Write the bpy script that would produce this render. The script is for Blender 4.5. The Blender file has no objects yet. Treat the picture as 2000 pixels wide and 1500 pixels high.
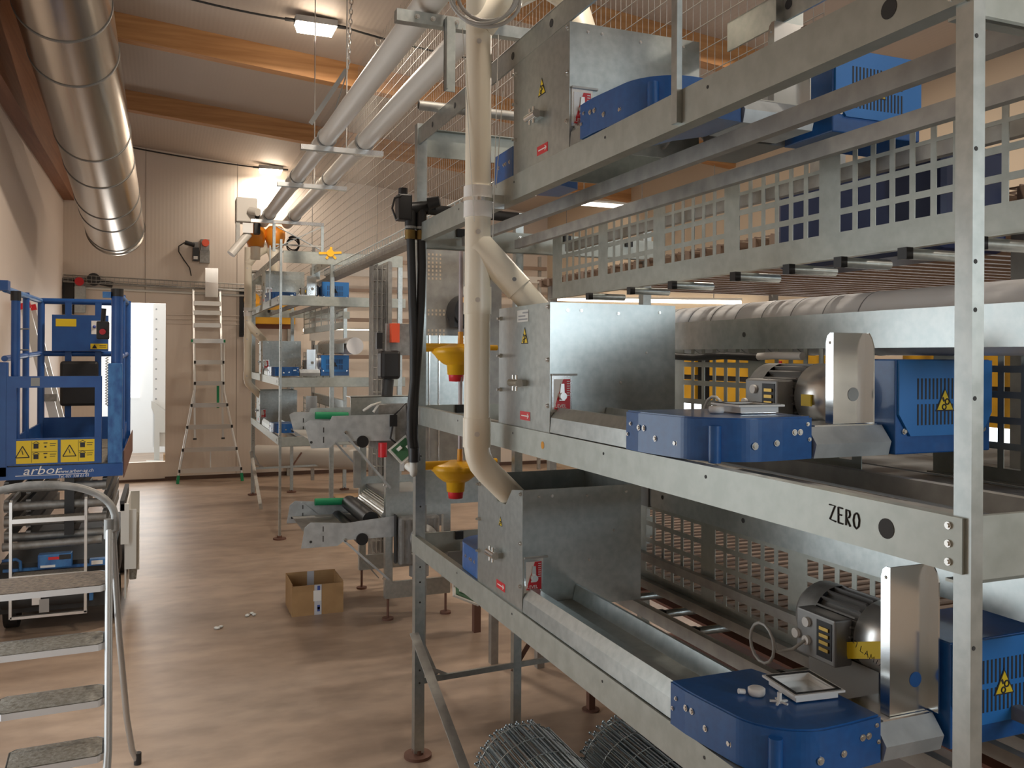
import bpy, math, random
from mathutils import Vector, Matrix
random.seed(7)
SC = bpy.context.scene
COL = SC.collection
R = math.radians

# ------------------------------------------------------------------ camera
cd = bpy.data.cameras.new('camera'); cam = bpy.data.objects.new('camera', cd); COL.objects.link(cam)
cd.sensor_width = 36; cd.lens = 30.6; cd.shift_y = -0.0275; cd.clip_start = .05
YAW = math.atan(.4)
cam.matrix_world = (Matrix.Translation((0, 0, 1.6)) @ Matrix.Rotation(-YAW, 4, 'Z') @ Matrix.Rotation(R(90), 4, 'X')
                    @ Matrix.Rotation(0.005, 4, 'Z'))
SC.camera = cam
# ------------------------------------------------------------------ world, exposure, large lights
w = bpy.data.worlds.new('daylight'); SC.world = w; w.use_nodes = True
bg = w.node_tree.nodes['Background']; bg.inputs[0].default_value = (.75, .88, 1, 1); bg.inputs[1].default_value = 3.0
SC.view_settings.view_transform = 'Standard'; SC.view_settings.look = 'None'
SC.view_settings.exposure = -0.45; SC.view_settings.gamma = 1.0; SC.view_settings.use_curve_mapping = False

def area(name, loc, rot, sx, sy, power, color):
    l = bpy.data.lights.new(name, 'AREA'); l.shape = 'RECTANGLE'; l.size = sx; l.size_y = sy
    l.energy = power; l.color = color
    o = bpy.data.objects.new(name, l); COL.objects.link(o); o.location = loc; o.rotation_euler = rot
    return o
WARM = (1, .87, .73); COOL = (.80, .92, 1.0)
# daylight through an added unseen window and side door, plus the doorway at the end
area('added_window_fill', (3.45, -3.95, 2.2), (R(90), 0, 0), 2.9, .9, 115, COOL)  # fill for the added window behind the camera
area('added_side_fill', (-1.05, 3.55, 1.25), (0, R(-90), 0), 1.7, 1.5, 13, COOL)  # fill for the added doorway in the left wall
area('doorway_daylight', (-.23, 12.4, 1.4), (R(-90), 0, 0), .6, 1.8, 20, (1, .97, .93))
LAMPS = [(1.02, 6.45, 4.02), (1.27, 11.60, 4.0), (1.1, 2.2, 4.02), (1.1, -2.2, 4.02), (3.6, 4.5, 3.78), (3.6, 9.5, 3.78), (3.6, -.5, 3.78)]
LPOW = [95, 30, 58, 16, 55, 50, 16]
for p, e in zip(LAMPS, LPOW):
    area('lamp_light', (p[0], p[1], p[2] - .075), (0, 0, 0), .3, .12, e, WARM)

# ------------------------------------------------------------------ materials
M = {}
def mat(name, col, rough=.5, metal=0, emit=None, estr=0, noise=None, bump=None, alpha=None, trans=0, coat=0):
    m = bpy.data.materials.new(name); m.use_nodes = True; nt = m.node_tree; b = nt.nodes['Principled BSDF']
    b.inputs['Base Color'].default_value = (*col, 1); b.inputs['Roughness'].default_value = rough; b.inputs['Metallic'].default_value = metal
    if emit: b.inputs['Emission Color'].default_value = (*emit, 1); b.inputs['Emission Strength'].default_value = estr
    if trans: b.inputs['Transmission Weight'].default_value = trans
    if coat: b.inputs['Coat Weight'].default_value = coat
    if noise:
        sc, col2, lo, hi, stretch = noise
        tc = nt.nodes.new('ShaderNodeTexCoord'); mp = nt.nodes.new('ShaderNodeMapping'); mp.inputs['Scale'].default_value = stretch
        n = nt.nodes.new('ShaderNodeTexNoise'); n.inputs['Scale'].default_value = sc; n.inputs['Detail'].default_value = 6
        r = nt.nodes.new('ShaderNodeValToRGB'); r.color_ramp.elements[0].position = lo; r.color_ramp.elements[1].position = hi
        r.color_ramp.elements[0].color = (*col2, 1); r.color_ramp.elements[1].color = (*col, 1)
        nt.links.new(tc.outputs['Object'], mp.inputs[0]); nt.links.new(mp.outputs[0], n.inputs['Vector'])
        nt.links.new(n.outputs['Fac'], r.inputs[0]); nt.links.new(r.outputs[0], b.inputs['Base Color'])
        if metal:
            mr = nt.nodes.new('ShaderNodeMapRange'); mr.inputs[3].default_value = rough - .015; mr.inputs[4].default_value = rough + .06
            nt.links.new(n.outputs['Fac'], mr.inputs[0]); nt.links.new(mr.outputs[0], b.inputs['Roughness'])
    if bump:
        kind, sc, st = bump
        tc2 = nt.nodes.new('ShaderNodeTexCoord')
        if kind == 'noise':
            t = nt.nodes.new('ShaderNodeTexNoise'); t.inputs['Scale'].default_value = sc; out = t.outputs['Fac']
        else:
            t = nt.nodes.new('ShaderNodeTexWave'); t.inputs['Scale'].default_value = sc; t.bands_direction = kind; out = t.outputs['Fac']
        nt.links.new(tc2.outputs['Object'], t.inputs['Vector'])
        bp = nt.nodes.new('ShaderNodeBump'); bp.inputs['Strength'].default_value = st; bp.inputs['Distance'].default_value = .01
        nt.links.new(out, bp.inputs['Height']); nt.links.new(bp.outputs[0], b.inputs['Normal'])
    M[name] = m
    return m
mat('galv', (.50, .535, .525), .305, .9, noise=(45, (.42, .46, .455), .35, .65, (1, 1, 1)))
mat('galv_light', (.58, .62, .64), .42, .55, noise=(22, (.47, .51, .53), .35, .65, (1, 1, 1)))
mat('galv_bright', (.78, .80, .80), .18, 1.0)
mat('galv_beam', (.43, .45, .415), .42, .75, noise=(30, (.37, .39, .355), .35, .65, (1, 1, 1)))
mat('galv_dull', (.42, .41, .38), .55, .7, noise=(20, (.33, .32, .30), .35, .65, (1, 1, 1)))
mat('wire_zinc', (.34, .41, .45), .28, .95)
mat('deck_grey', (.25, .265, .27), .5)
mat('navy', (.006, .018, .075), .5)
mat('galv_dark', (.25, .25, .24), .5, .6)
mat('steel_bolt', (.75, .75, .72), .25, 1)
mat('alu', (.72, .72, .70), .32, .9)
mat('blue', (.013, .11, .36), .34, 0, coat=.2, noise=(60, (.011, .09, .30), .3, .7, (1, 1, 1)))
mat('blue_light', (.02, .18, .52), .4)
mat('lift_blue', (.014, .085, .30), .38, noise=(12, (.010, .065, .25), .3, .7, (1, 1, 1)))
mat('lift_blue_worn', (.05, .19, .45), .45, noise=(25, (.02, .09, .29), .35, .6, (1, 1, .5)))
mat('pvc', (.90, .85, .72), .36, noise=(6, (.86, .80, .65), .3, .7, (1, 1, .4)))
mat('pvc_white', (.9, .9, .88), .4)
mat('pipe_grey', (.60, .57, .52), .42)
mat('black', (.012, .012, .013), .45)
mat('rubber', (.02, .02, .021), .55)
mat('dark', (.03, .03, .03), .6)
mat('yellow', (.80, .42, .012), .35)
mat('yellow_sign', (.78, .56, .015), .5)
mat('amber', (.75, .33, .02), .35)
mat('orange', (.78, .27, .02), .4)
mat('red', (.62, .02, .03), .4)
mat('red_orange', (.85, .10, .03), .4)
mat('white', (.80, .80, .78), .5)
mat('offwhite', (.66, .66, .62), .5)
mat('green', (.01, .25, .10), .7)
mat('green_pcb', (.03, .12, .05), .5)
mat('clear_tube', (.42, .42, .40), .25)
mat('tube_violet', (.40, .33, .33), .25)
mat('brown_red', (.20, .08, .05), .7)
mat('rust', (.17, .085, .06), .7, .2)
mat('wood', (.52, .27, .105), .6, noise=(5, (.36, .165, .055), .3, .7, (.35, 6, 6)))
mat('wood_dark', (.30, .13, .06), .65, noise=(5, (.22, .09, .04), .3, .7, (6, .35, 6)))
mat('pallet', (.42, .27, .15), .7)
mat('cardboard', (.42, .26, .12), .8, noise=(14, (.37, .22, .10), .3, .7, (1, 1, 1)))
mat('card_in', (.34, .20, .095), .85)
mat('tape', (.55, .57, .62), .4)
mat('ink', (.02, .02, .025), .6)
mat('ink_blue', (.06, .10, .38), .5)
mat('grey_plastic', (.30, .31, .32), .5)
mat('motor_grey', (.27, .27, .265), .45, .5)
mat('gear_grey', (.33, .33, .32), .5, .6, noise=(30, (.24, .24, .23), .35, .65, (1, 1, 1)))
mat('olive_brass', (.20, .13, .04), .45, .7)
mat('brass', (.55, .36, .10), .35, .9)
mat('alu_tread', (.72, .73, .74), .45, .3)
mat('alu_worn', (.46, .465, .46), .38, .85)
mat('tread', (.26, .245, .21), .65, .3, noise=(70, (.15, .13, .10), .35, .65, (1, 1, 1)), bump=('noise', 90, .4))
mat('tread_dirty', (.17, .13, .095), .8, noise=(60, (.085, .065, .05), .35, .65, (1, 1, 1)), bump=('noise', 90, .5))
mat('duct', (.50, .47, .43), .24, 1.0)
mat('wall_left', (.68, .585, .51), .5, bump=('Y', 7, .05))
mat('wall_end', (.68, .60, .52), .5, bump=('X', 7, .04))
mat('wall_right', (.60, .50, .38), .6)
mat('ceiling', (.46, .40, .35), .6, bump=('X', 9, .05))
mat('seam', (.28, .23, .19), .7)
mat('room_white', (.82, .82, .80), .5)
mat('belt_brown', (.28, .20, .15), .5, .4)  # brown of the rails; on the upper wire floor, the reflected floor painted in
mat('roll_white', (.84, .85, .86), .3)
mat('base_dark', (.09, .05, .035), .7)
mat('lamp', (1, .9, .75), .5, emit=(1, .82, .62), estr=45)
mat('tube_lamp', (1, .95, .85), .5, emit=(1, .88, .72), estr=7)
mat('daylight', (1, 1, 1), .5, emit=(.86, .94, 1), estr=3.2)
mat('added_doorway_glow', (1, 1, 1), .5, emit=(.86, .94, 1), estr=2.2)  # glow of the added side doorway
mat('outside', (1, 1, 1), .5, emit=(1, .99, .96), estr=1.7)
# floor: brushed screed with trowel marks and stains
def floor_mat():
    m = bpy.data.materials.new('floor_screed'); m.use_nodes = True; nt = m.node_tree; b = nt.nodes['Principled BSDF']
    tc = nt.nodes.new('ShaderNodeTexCoord')
    def nz(scale, st, det=7):
        mp = nt.nodes.new('ShaderNodeMapping'); mp.inputs['Scale'].default_value = st; mp.inputs['Rotation'].default_value = (0, 0, .25)
        n = nt.nodes.new('ShaderNodeTexNoise'); n.inputs['Scale'].default_value = scale; n.inputs['Detail'].default_value = det
        nt.links.new(tc.outputs['Object'], mp.inputs[0]); nt.links.new(mp.outputs[0], n.inputs['Vector']); return n
    a = nz(1.1, (.7, 2.2, 1)); c = nz(7, (1, 1.6, 1)); 
    r = nt.nodes.new('ShaderNodeValToRGB'); e = r.color_ramp.elements
    e[0].position = .30; e[0].color = (.25, .175, .125, 1); e[1].position = .62; e[1].color = (.45, .335, .25, 1)
    r2 = nt.nodes.new('ShaderNodeValToRGB'); e = r2.color_ramp.elements
    e[0].position = .3; e[0].color = (.80, .80, .80, 1); e[1].position = .6; e[1].color = (1, 1, 1, 1)
    mx = nt.nodes.new('ShaderNodeMix'); mx.data_type = 'RGBA'; mx.blend_type = 'MULTIPLY'; mx.inputs[0].default_value = 1
    nt.links.new(a.outputs['Fac'], r.inputs[0]); nt.links.new(c.outputs['Fac'], r2.inputs[0])
    nt.links.new(r.outputs[0], mx.inputs[6]); nt.links.new(r2.outputs[0], mx.inputs[7]); nt.links.new(mx.outputs[2], b.inputs['Base Color'])
    b.inputs['Roughness'].default_value = .42; M['floor'] = m
floor_mat()

# ------------------------------------------------------------------ mesh builder (world coordinates)
ORG = {}
class MB:
    def __init__(s): s.v = []; s.f = []; s.sm = []
    def add(s, vs, fs, smooth=False):
        o = len(s.v); s.v += [tuple(p) for p in vs]
        for f in fs: s.f.append([i + o for i in f]); s.sm.append(smooth)
        return s
    def box(s, x0, x1, y0, y1, z0, z1):
        vs = [(x, y, z) for z in (z0, z1) for y in (y0, y1) for x in (x0, x1)]
        return s.add(vs, [(0, 2, 3, 1), (4, 5, 7, 6), (0, 1, 5, 4), (2, 6, 7, 3), (0, 4, 6, 2), (1, 3, 7, 5)])
    def obox(s, mtx, sx, sy, sz):
        vs = [mtx @ Vector((x, y, z)) for z in (-sz / 2, sz / 2) for y in (-sy / 2, sy / 2) for x in (-sx / 2, sx / 2)]
        return s.add(vs, [(0, 2, 3, 1), (4, 5, 7, 6), (0, 1, 5, 4), (2, 6, 7, 3), (0, 4, 6, 2), (1, 3, 7, 5)])
    def bar(s, p0, p1, wx, wy, up=(0, 0, 1)):
        p0, p1 = Vector(p0), Vector(p1); d = p1 - p0; L = d.length; d.normalize(); up = Vector(up)
        if abs(d.dot(up)) > .98: up = Vector((0, 1, 0))
        a = d.cross(up).normalized(); b = a.cross(d).normalized()
        m = Matrix((a, d, b)).transposed().to_4x4(); m.translation = (p0 + p1) / 2
        return s.obox(m, wx, L, wy)
    def cyl(s, p0, p1, r0, r1=None, n=20, caps=True):
        if r1 is None: r1 = r0
        p0, p1 = Vector(p0), Vector(p1); d = (p1 - p0).normalized()
        u = d.orthogonal().normalized(); v = d.cross(u)
        A = [p0 + r0 * (math.cos(2 * math.pi * i / n) * u + math.sin(2 * math.pi * i / n) * v) for i in range(n)]
        B = [p1 + r1 * (math.cos(2 * math.pi * i / n) * u + math.sin(2 * math.pi * i / n) * v) for i in range(n)]
        s.add(A + B, [(i, (i + 1) % n, n + (i + 1) % n, n + i) for i in range(n)], True)
        if caps: s.add(A, [tuple(range(n - 1, -1, -1))]); s.add(B, [tuple(range(n))])
        return s
    def ring(s, p0, p1, ro, ri, n=24):   # hollow tube
        s.cyl(p0, p1, ro, n=n, caps=False)
        p0, p1 = Vector(p0), Vector(p1); d = (p1 - p0).normalized(); u = d.orthogonal().normalized(); v = d.cross(u)
        cs = [(math.cos(2 * math.pi * i / n) * u + math.sin(2 * math.pi * i / n) * v) for i in range(n)]
        A = [p0 + ri * c for c in cs]; B = [p1 + ri * c for c in cs]
        s.add(A + B, [(i, n + i, n + (i + 1) % n, (i + 1) % n) for i in range(n)], True)
        for P, rev in ((p0, 0), (p1, 1)):
            O = [P + ro * c for c in cs]; I = [P + ri * c for c in cs]
            s.add(O + I, [((i, n + i, n + (i + 1) % n, (i + 1) % n) if not rev else (i, (i + 1) % n, n + (i + 1) % n, n + i)) for i in range(n)])
        return s
    def tube(s, pts, r, n=12, caps=True):
        pts = [Vector(p) for p in pts]; N = len(pts); rings = []; u = None
        for i, p in enumerate(pts):
            d = (pts[min(i + 1, N - 1)] - pts[max(i - 1, 0)]).normalized()
            u = d.orthogonal().normalized() if u is None else (u - d * u.dot(d)).normalized()
            v = d.cross(u); rr = r[i] if isinstance(r, (list, tuple)) else r
            rings += [p + rr * (math.cos(2 * math.pi * k / n) * u + math.sin(2 * math.pi * k / n) * v) for k in range(n)]
        s.add(rings, [(i * n + k, i * n + (k + 1) % n, (i + 1) * n + (k + 1) % n, (i + 1) * n + k) for i in range(N - 1) for k in range(n)], True)
        if caps: s.add(rings[:n], [tuple(range(n - 1, -1, -1))]); s.add(rings[-n:], [tuple(range(n))])
        return s
    def lathe(s, c, axis, prof, n=24):   # prof: (along, radius)
        c = Vector(c); d = Vector(axis).normalized(); u = d.orthogonal().normalized(); v = d.cross(u); vs = []
        for a, r in prof: vs += [c + d * a + max(r, 1e-4) * (math.cos(2 * math.pi * k / n) * u + math.sin(2 * math.pi * k / n) * v) for k in range(n)]
        return s.add(vs, [(i * n + k, i * n + (k + 1) % n, (i + 1) * n + (k + 1) % n, (i + 1) * n + k) for i in range(len(prof) - 1) for k in range(n)], True)
    def prism(s, poly, ax, a0, a1, smooth=False):  # poly in the two other axes (in order), extruded on ax
        def P(q, a):
            l = list(q); l.insert(ax, a); return tuple(l)
        n = len(poly); A = [P(q, a0) for q in poly]; B = [P(q, a1) for q in poly]
        s.add(A + B, [(i, (i + 1) % n, n + (i + 1) % n, n + i) for i in range(n)], smooth)
        s.add(A, [tuple(range(n - 1, -1, -1))]); s.add(B, [tuple(range(n))])
        return s
    def ball(s, c, r, n=12, sq=(1, 1, 1)):
        c = Vector(c); vs = []; m = n // 2
        for i in range(m + 1):
            t = math.pi * i / m
            vs += [c + Vector((r * sq[0] * math.sin(t) * math.cos(2 * math.pi * k / n), r * sq[1] * math.sin(t) * math.sin(2 * math.pi * k / n), r * sq[2] * math.cos(t))) for k in range(n)]
        return s.add(vs, [(i * n + k, (i + 1) * n + k, (i + 1) * n + (k + 1) % n, i * n + (k + 1) % n) for i in range(m) for k in range(n)], True)
    def build(s, name, m, parent=None, bevel=0, label=None):
        me = bpy.data.meshes.new(name)
        org = Vector(ORG.get(parent.name, (0, 0, 0))) if parent else None
        if parent is None:
            xs = [v[0] for v in s.v]; ys = [v[1] for v in s.v]; zs = [v[2] for v in s.v]
            org = Vector(((min(xs) + max(xs)) / 2, (min(ys) + max(ys)) / 2, min(zs)))
        me.from_pydata([(v[0] - org[0], v[1] - org[1], v[2] - org[2]) for v in s.v], [], s.f)
        for p, q in zip(me.polygons, s.sm): p.use_smooth = q
        me.validate(); me.update(); fix_normals(me)
        me.materials.append(M[m])
        o = bpy.data.objects.new(name, me); COL.objects.link(o)
        if parent: o.parent = parent
        else: o.location = org
        ORG[o.name] = tuple(org)
        if bevel:
            b = o.modifiers.new('bevel', 'BEVEL'); b.width = bevel; b.segments = 2; b.limit_method = 'ANGLE'; b.angle_limit = R(50)
        if label: o['label'] = label
        return o
import bmesh
def fix_normals(me):
    bm = bmesh.new(); bm.from_mesh(me); bmesh.ops.remove_doubles(bm, verts=bm.verts, dist=1e-6) if False else None
    bmesh.ops.recalc_face_normals(bm, faces=bm.faces); bm.to_mesh(me); bm.free()
def thing(name, label, cat, loc, group=None):
    o = bpy.data.objects.new(name, None); COL.objects.link(o); o.location = loc; o.empty_display_size = .1
    o['label'] = label; o['category'] = cat
    if group: o['group'] = group
    ORG[o.name] = tuple(loc); return o
def tag(o, label, cat, group=None):
    o['label'] = label; o['category'] = cat
    if group: o['group'] = group
    return o
def struct(o): o['kind'] = 'structure'; return o
def box(x0, x1, y0, y1, z0, z1): return MB().box(x0, x1, y0, y1, z0, z1)
def dup(root, off, label, group=None):
    r = root.copy(); COL.objects.link(r); r.location = Vector(root.location) + Vector(off); r['label'] = label
    if group: r['group'] = group
    for c in list(root.children):
        k = c.copy(); COL.objects.link(k); k.parent = r
        for g in list(c.children):
            q = g.copy(); COL.objects.link(q); q.parent = k
    return r
def text(name, s, size, origin, xdir, ydir, m, parent, shear=0, sx=1):
    cu = bpy.data.curves.new('t', 'FONT'); cu.body = s; cu.size = size; cu.extrude = .0004; cu.shear = shear; cu.resolution_u = 2
    to = bpy.data.objects.new('t', cu); COL.objects.link(to); bpy.context.view_layer.update()
    me = bpy.data.meshes.new_from_object(to.evaluated_get(bpy.context.evaluated_depsgraph_get()))
    bpy.data.objects.remove(to); bpy.data.curves.remove(cu)
    x = Vector(xdir).normalized(); y = Vector(ydir).normalized(); z = x.cross(y)
    mt = Matrix((x * sx, y, z)).transposed().to_4x4(); mt.translation = Vector(origin) - Vector(ORG[parent.name])
    me.transform(mt); me.materials.clear(); me.materials.append(M[m]); me.name = name
    o = bpy.data.objects.new(name, me); COL.objects.link(o); o.parent = parent; ORG[o.name] = ORG[parent.name]
    return o
def bolt(p, ax, parent, r=.005, h=.005, m='steel_bolt', name='bolt'):
    p = Vector(p); a = Vector(ax)
    return MB().cyl(p, p + a * h * .5, r * 1.25, n=10).cyl(p + a * h * .5, p + a * h, r * .8, n=6).build(name, m, parent)
def arc(c, r, a0, a1, n, plane='xy', z=0):
    out = []
    for i in range(n + 1):
        t = R(a0 + (a1 - a0) * i / n); out.append((c[0] + r * math.cos(t), c[1] + r * math.sin(t)))
    return out

# ================================================================== SETTING
XL, XR, YB, YE = -1.145, 5.3, -4.0, 11.85
def ceil_z(x): return 4.165 - .09 * x
struct(box(XL - .1, XR + .1, YB - .1, YE + 3.6, -.1, 0).build('floor', 'floor'))
struct(MB().prism([(XL - .1, ceil_z(XL - .1)), (XR + .1, ceil_z(XR + .1)), (XR + .1, ceil_z(XR) + .2), (XL - .1, ceil_z(XL) + .3)], 1, YB - .1, YE + .1).build('ceiling', 'ceiling'))
struct(MB().box(XL - .1, XL, YB - .1, 2.75, 0, 4.4).box(XL - .1, XL, 4.35, YE + .1, 0, 4.4).box(XL - .1, XL, 2.75, 4.35, 2.15, 4.4).build('wall_left', 'wall_left'))
struct(box(XL - .09, XL - .07, 2.75, 4.35, 0, 2.15).build('added_doorway', 'added_doorway_glow'))  # added unseen side doorway, glowing to stand in for cool light
# end wall with doorway X -0.46..0.02, Z 0.24..2.24
dx0, dx1, dz0, dz1 = -.75, .02, .24, 2.24
we = MB()
we.box(XL, dx0, YE, YE + .1, 0, 4.4).box(dx1, XR, YE, YE + .1, 0, 4.4).box(dx0, dx1, YE, YE + .1, 0, dz0).box(dx0, dx1, YE, YE + .1, dz1, 4.4)
struct(we.build('wall_end', 'wall_end'))
sm = MB()
for x in (-.22, .88): sm.box(x - .003, x + .003, YE - .002, YE + .01, dz1 if -.75 < x < .02 else 0, ceil_z(x))
struct(sm.build('trim_1', 'seam'))
struct(MB().box(dx1, XR, YE - .012, YE, 0, .05).box(XL, dx0, YE - .012, YE, 0, .05).box(dx0, dx1, YE - .012, YE, 0, .03).build('baseboard_end', 'base_dark'))
# right wall with a low daylight opening
wr = MB().box(XR, XR + .1, YB - .1, YE + .1, 0, .72).box(XR, XR + .1, YB - .1, YE + .1, 1.27, 4.2).box(XR, XR + .1, YB - .1, 3.0, .72, 1.27).box(XR, XR + .1, 9.6, YE + .1, .72, 1.27)
struct(wr.build('wall_right', 'wall_right'))
struct(box(XR + .04, XR + .06, 3.0, 9.6, .72, 1.27).build('window_1', 'daylight'))
# wall behind the camera with an added window standing in for cool reflected light
wb = MB().box(XL - .1, 1.3, YB - .1, YB, 0, 4.4).box(5.25, XR + .1, YB - .1, YB, 0, 4.4).box(1.3, 2.0, YB - .1, YB, 1.75, 2.65).box(4.9, 5.25, YB - .1, YB, 1.75, 2.65).box(1.3, 5.25, YB - .1, YB, 0, 1.75).box(1.3, 5.25, YB - .1, YB, 2.65, 4.4)
struct(wb.build('wall_back', 'wall_end'))
struct(box(2.0, 4.9, YB - .07, YB - .05, 1.75, 2.65).build('added_window', 'daylight'))  # added glowing pane, out of view, mirrored in the metal
# room beyond the doorway
ob = MB().box(-3, 2.2, 15.3, 15.4, 0, 3.5).box(-3.1, -3, YE + .1, 15.4, 0, 3.5).box(2.2, 2.3, YE + .1, 15.4, 0, 3.5).box(-3, 2.2, YE + .1, 15.4, 3.4, 3.5)
struct(ob.build('wall_beyond', 'room_white'))
area('beyond_light', (-.5, 13.6, 3.3), (0, 0, 0), 2.5, 2.0, 95, (1, .98, .95))
struct(box(-.78, -.36, 15.27, 15.295, .9, 2.7).build('window_3', 'outside'))
# timber roof beams
for i, y in enumerate((9.35, 7.25, 5.15, 3.05, .95, -1.15, -3.25)):
    x0, x1 = XL, XR; b = MB()
    b.prism([(x0, ceil_z(x0)), (x1, ceil_z(x1)), (x1, ceil_z(x1) - .19), (x0, ceil_z(x0) - .19)], 1, y, y + .11)
    struct(b.build('roof_beam', 'wood'))
struct(box(XL, XL + .12, YB, YE, 3.47, 4.27).build('trim_2', 'wood_dark'))

# ================================================================== CEILING: lamps, cables, duct
def lamp(p, label):
    t = thing('ceiling_lamp', label, 'lamp', p, 'wide lamps under the timber roof')
    MB().box(p[0] - .15, p[0] + .15, p[1] - .06, p[1] + .06, p[2] - .015, p[2] + .03).build('housing', 'grey_plastic', t)
    MB().prism([(p[0] - .14, p[2] - .015), (p[0] - .125, p[2] - .06), (p[0] + .125, p[2] - .06), (p[0] + .14, p[2] - .015)], 1, p[1] - .06, p[1] + .06).build('diffuser', 'lamp', t)
    for sx in (-1, 1): MB().cyl((p[0] + sx * .15, p[1], p[2] + .005), (p[0] + sx * .22, p[1], p[2] + .005), .013, n=10).build('cable_gland', 'black', t)
    MB().cyl((p[0], p[1], p[2] + .03), (p[0], p[1], ceil_z(p[0])), .01, n=8).build('hanger', 'alu', t)
lab = ['lit lamp nearest the camera, hanging between two timber roof beams', 'lit lamp at the far end wall behind the two grey pipes']
for p, l in zip(LAMPS[:2], lab): lamp(p, l)
def cable(pts, r, m, name, label, cat='cable', group=None):
    return tag(MB().tube(pts, r, 8).build(name, m), label, cat, group)
def sag(p0, p1, d, n=10):
    p0, p1 = Vector(p0), Vector(p1)
    return [p0.lerp(p1, i / n) - Vector((0, 0, d * 4 * (i / n) * (1 - i / n))) for i in range(n + 1)]
cable(sag((-.45, YE - .02, 4.18), (1.06, 11.60, 4.005), .015), .009, 'dark', 'lamp_cable', 'dark cable running along the top of the end wall to the far lamp')
cable(sag((-.4, 6.45, 4.16), (.81, 6.45, 4.025), .03), .008, 'dark', 'lamp_cable', 'dark cable reaching the near lamp from the left')
cable(sag((1.24, 6.45, 4.025), (2.6, 6.45, 3.92), .03), .008, 'dark', 'lamp_cable', 'dark cable leaving the near lamp towards the right')
# round duct
def duct():
    a = Vector((-.578, 5.886, 3.733)); b = Vector((-.469, 9.881, 2.892)); d = (b - a).normalized(); L = (b - a).length
    s0 = a - d * 3.2
    t = thing('ventilation_duct', 'large shiny round metal duct sloping along the left wall below the roof', 'duct', tuple(s0))
    rr = .276
    MB().ring(s0, b, rr, rr - .01, n=64).build('duct_tube', 'duct', t)
    for k in (.0, .55, 1.75, 2.3, 3.05, 3.4, 3.98):
        c = a + d * (k); MB().ring(c - d * .008, c + d * .008, rr + .005, rr - .002, n=64).build('seam_ring', 'galv_dark', t)
    MB().ring(b - d * .012, b + d * .012, rr + .010, rr - .012, n=64).build('end_rim', 'duct', t)
    MB().cyl(b - d * .05, b - d * .045, rr - .01, n=48).build('inner_grille', 'dark', t)
    for k in (-2.6, .8, 3.2):
        c = a + d * k
        MB().cyl((c.x, c.y, c.z + rr), (c.x, c.y, ceil_z(c.x)), .006, n=8).build('hanger_rod', 'alu', t)
duct()

# ================================================================== FEED PIPES ALONG THE CORRIDOR
PZ = 2.82
def feedpipe(x, y0, label):
    t = thing('feed_pipe', label, 'pipe', (x, y0, PZ), 'grey feed pipes along the corridor')
    MB().cyl((x, y0, PZ), (x, 8.3, PZ), .049, n=28).build('pipe', 'pipe_grey', t)
    for y in (5.15, 6.3): MB().ring((x, y - .04, PZ), (x, y + .04, PZ), .054, .048, n=28).build('coupling', 'pipe_grey', t)
feedpipe(.845, 2.6, 'left of the two grey feed pipes running high along the corridor')
feedpipe(1.06, 2.75, 'right of the two grey feed pipes running high along the corridor')
def hangbar(y, x0, x1, label, z=None):
    z = PZ - .065 if z is None else z
    t = thing('pipe_hanger', label, 'hanger', (x0, y, z), 'cross bars carrying the feed pipes')
    MB().box(x0, x1, y - .02, y + .02, z - .014, z + .014).build('bar', 'galv_bright', t)
    for x in (.845, 1.06):
        MB().ring((x, y - .012, PZ), (x, y + .012, PZ), .056, .0495, n=24).build('saddle', 'galv_dark', t)
    for x in (.955,):
        MB().cyl((x, y, z + .012), (x, y, ceil_z(x)), .004, n=8).build('suspension_wire', 'alu', t)
hangbar(4.93, .70, 1.165, 'nearer cross bar under the two grey feed pipes')
hangbar(6.06, .705, 1.175, 'farther cross bar under the two grey feed pipes')
# twisted chain with a loose strap
t = thing('hanging_chain', 'light chain hanging from the roof with a loose dark strap', 'chain', (1.06, 5.43, 3.4))
top = Vector((1.09, 5.43, ceil_z(1.09))); low = Vector((1.06, 5.43, 3.39))
for k in range(22):
    c = low.lerp(top, (k + .5) / 22); h = (top - low).length / 22 * .62
    ax = Vector((1, 0, 0)) if k % 2 else Vector((0, 1, 0))
    pts = [c + ax * .010 * math.cos(2 * math.pi * i / 10) + Vector((0, 0, 1)) * h * math.sin(2 * math.pi * i / 10) for i in range(11)]
    MB().tube(pts, .004, 6).build('link', 'alu', t)
MB().bar((1.05, 5.43, 3.38), (.83, 5.43, 3.02), .028, .006, (0, 1, 0)).build('strap', 'galv_dark', t)
MB().cyl((1.055, 5.43, 3.37), (.96, 5.43, 3.05), .004, n=6).build('cord', 'galv_dark', t)
tag(MB().tube([(1.52 + .022 * math.sin(a), 6.6, 4.01 + .03 * math.cos(a)) for a in [R(x) for x in range(20, 345, 20)]], .008, 8).build('ceiling_hook', 'alu'),
    'small bright open hook under the roof beside the near lamp', 'hook')

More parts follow.
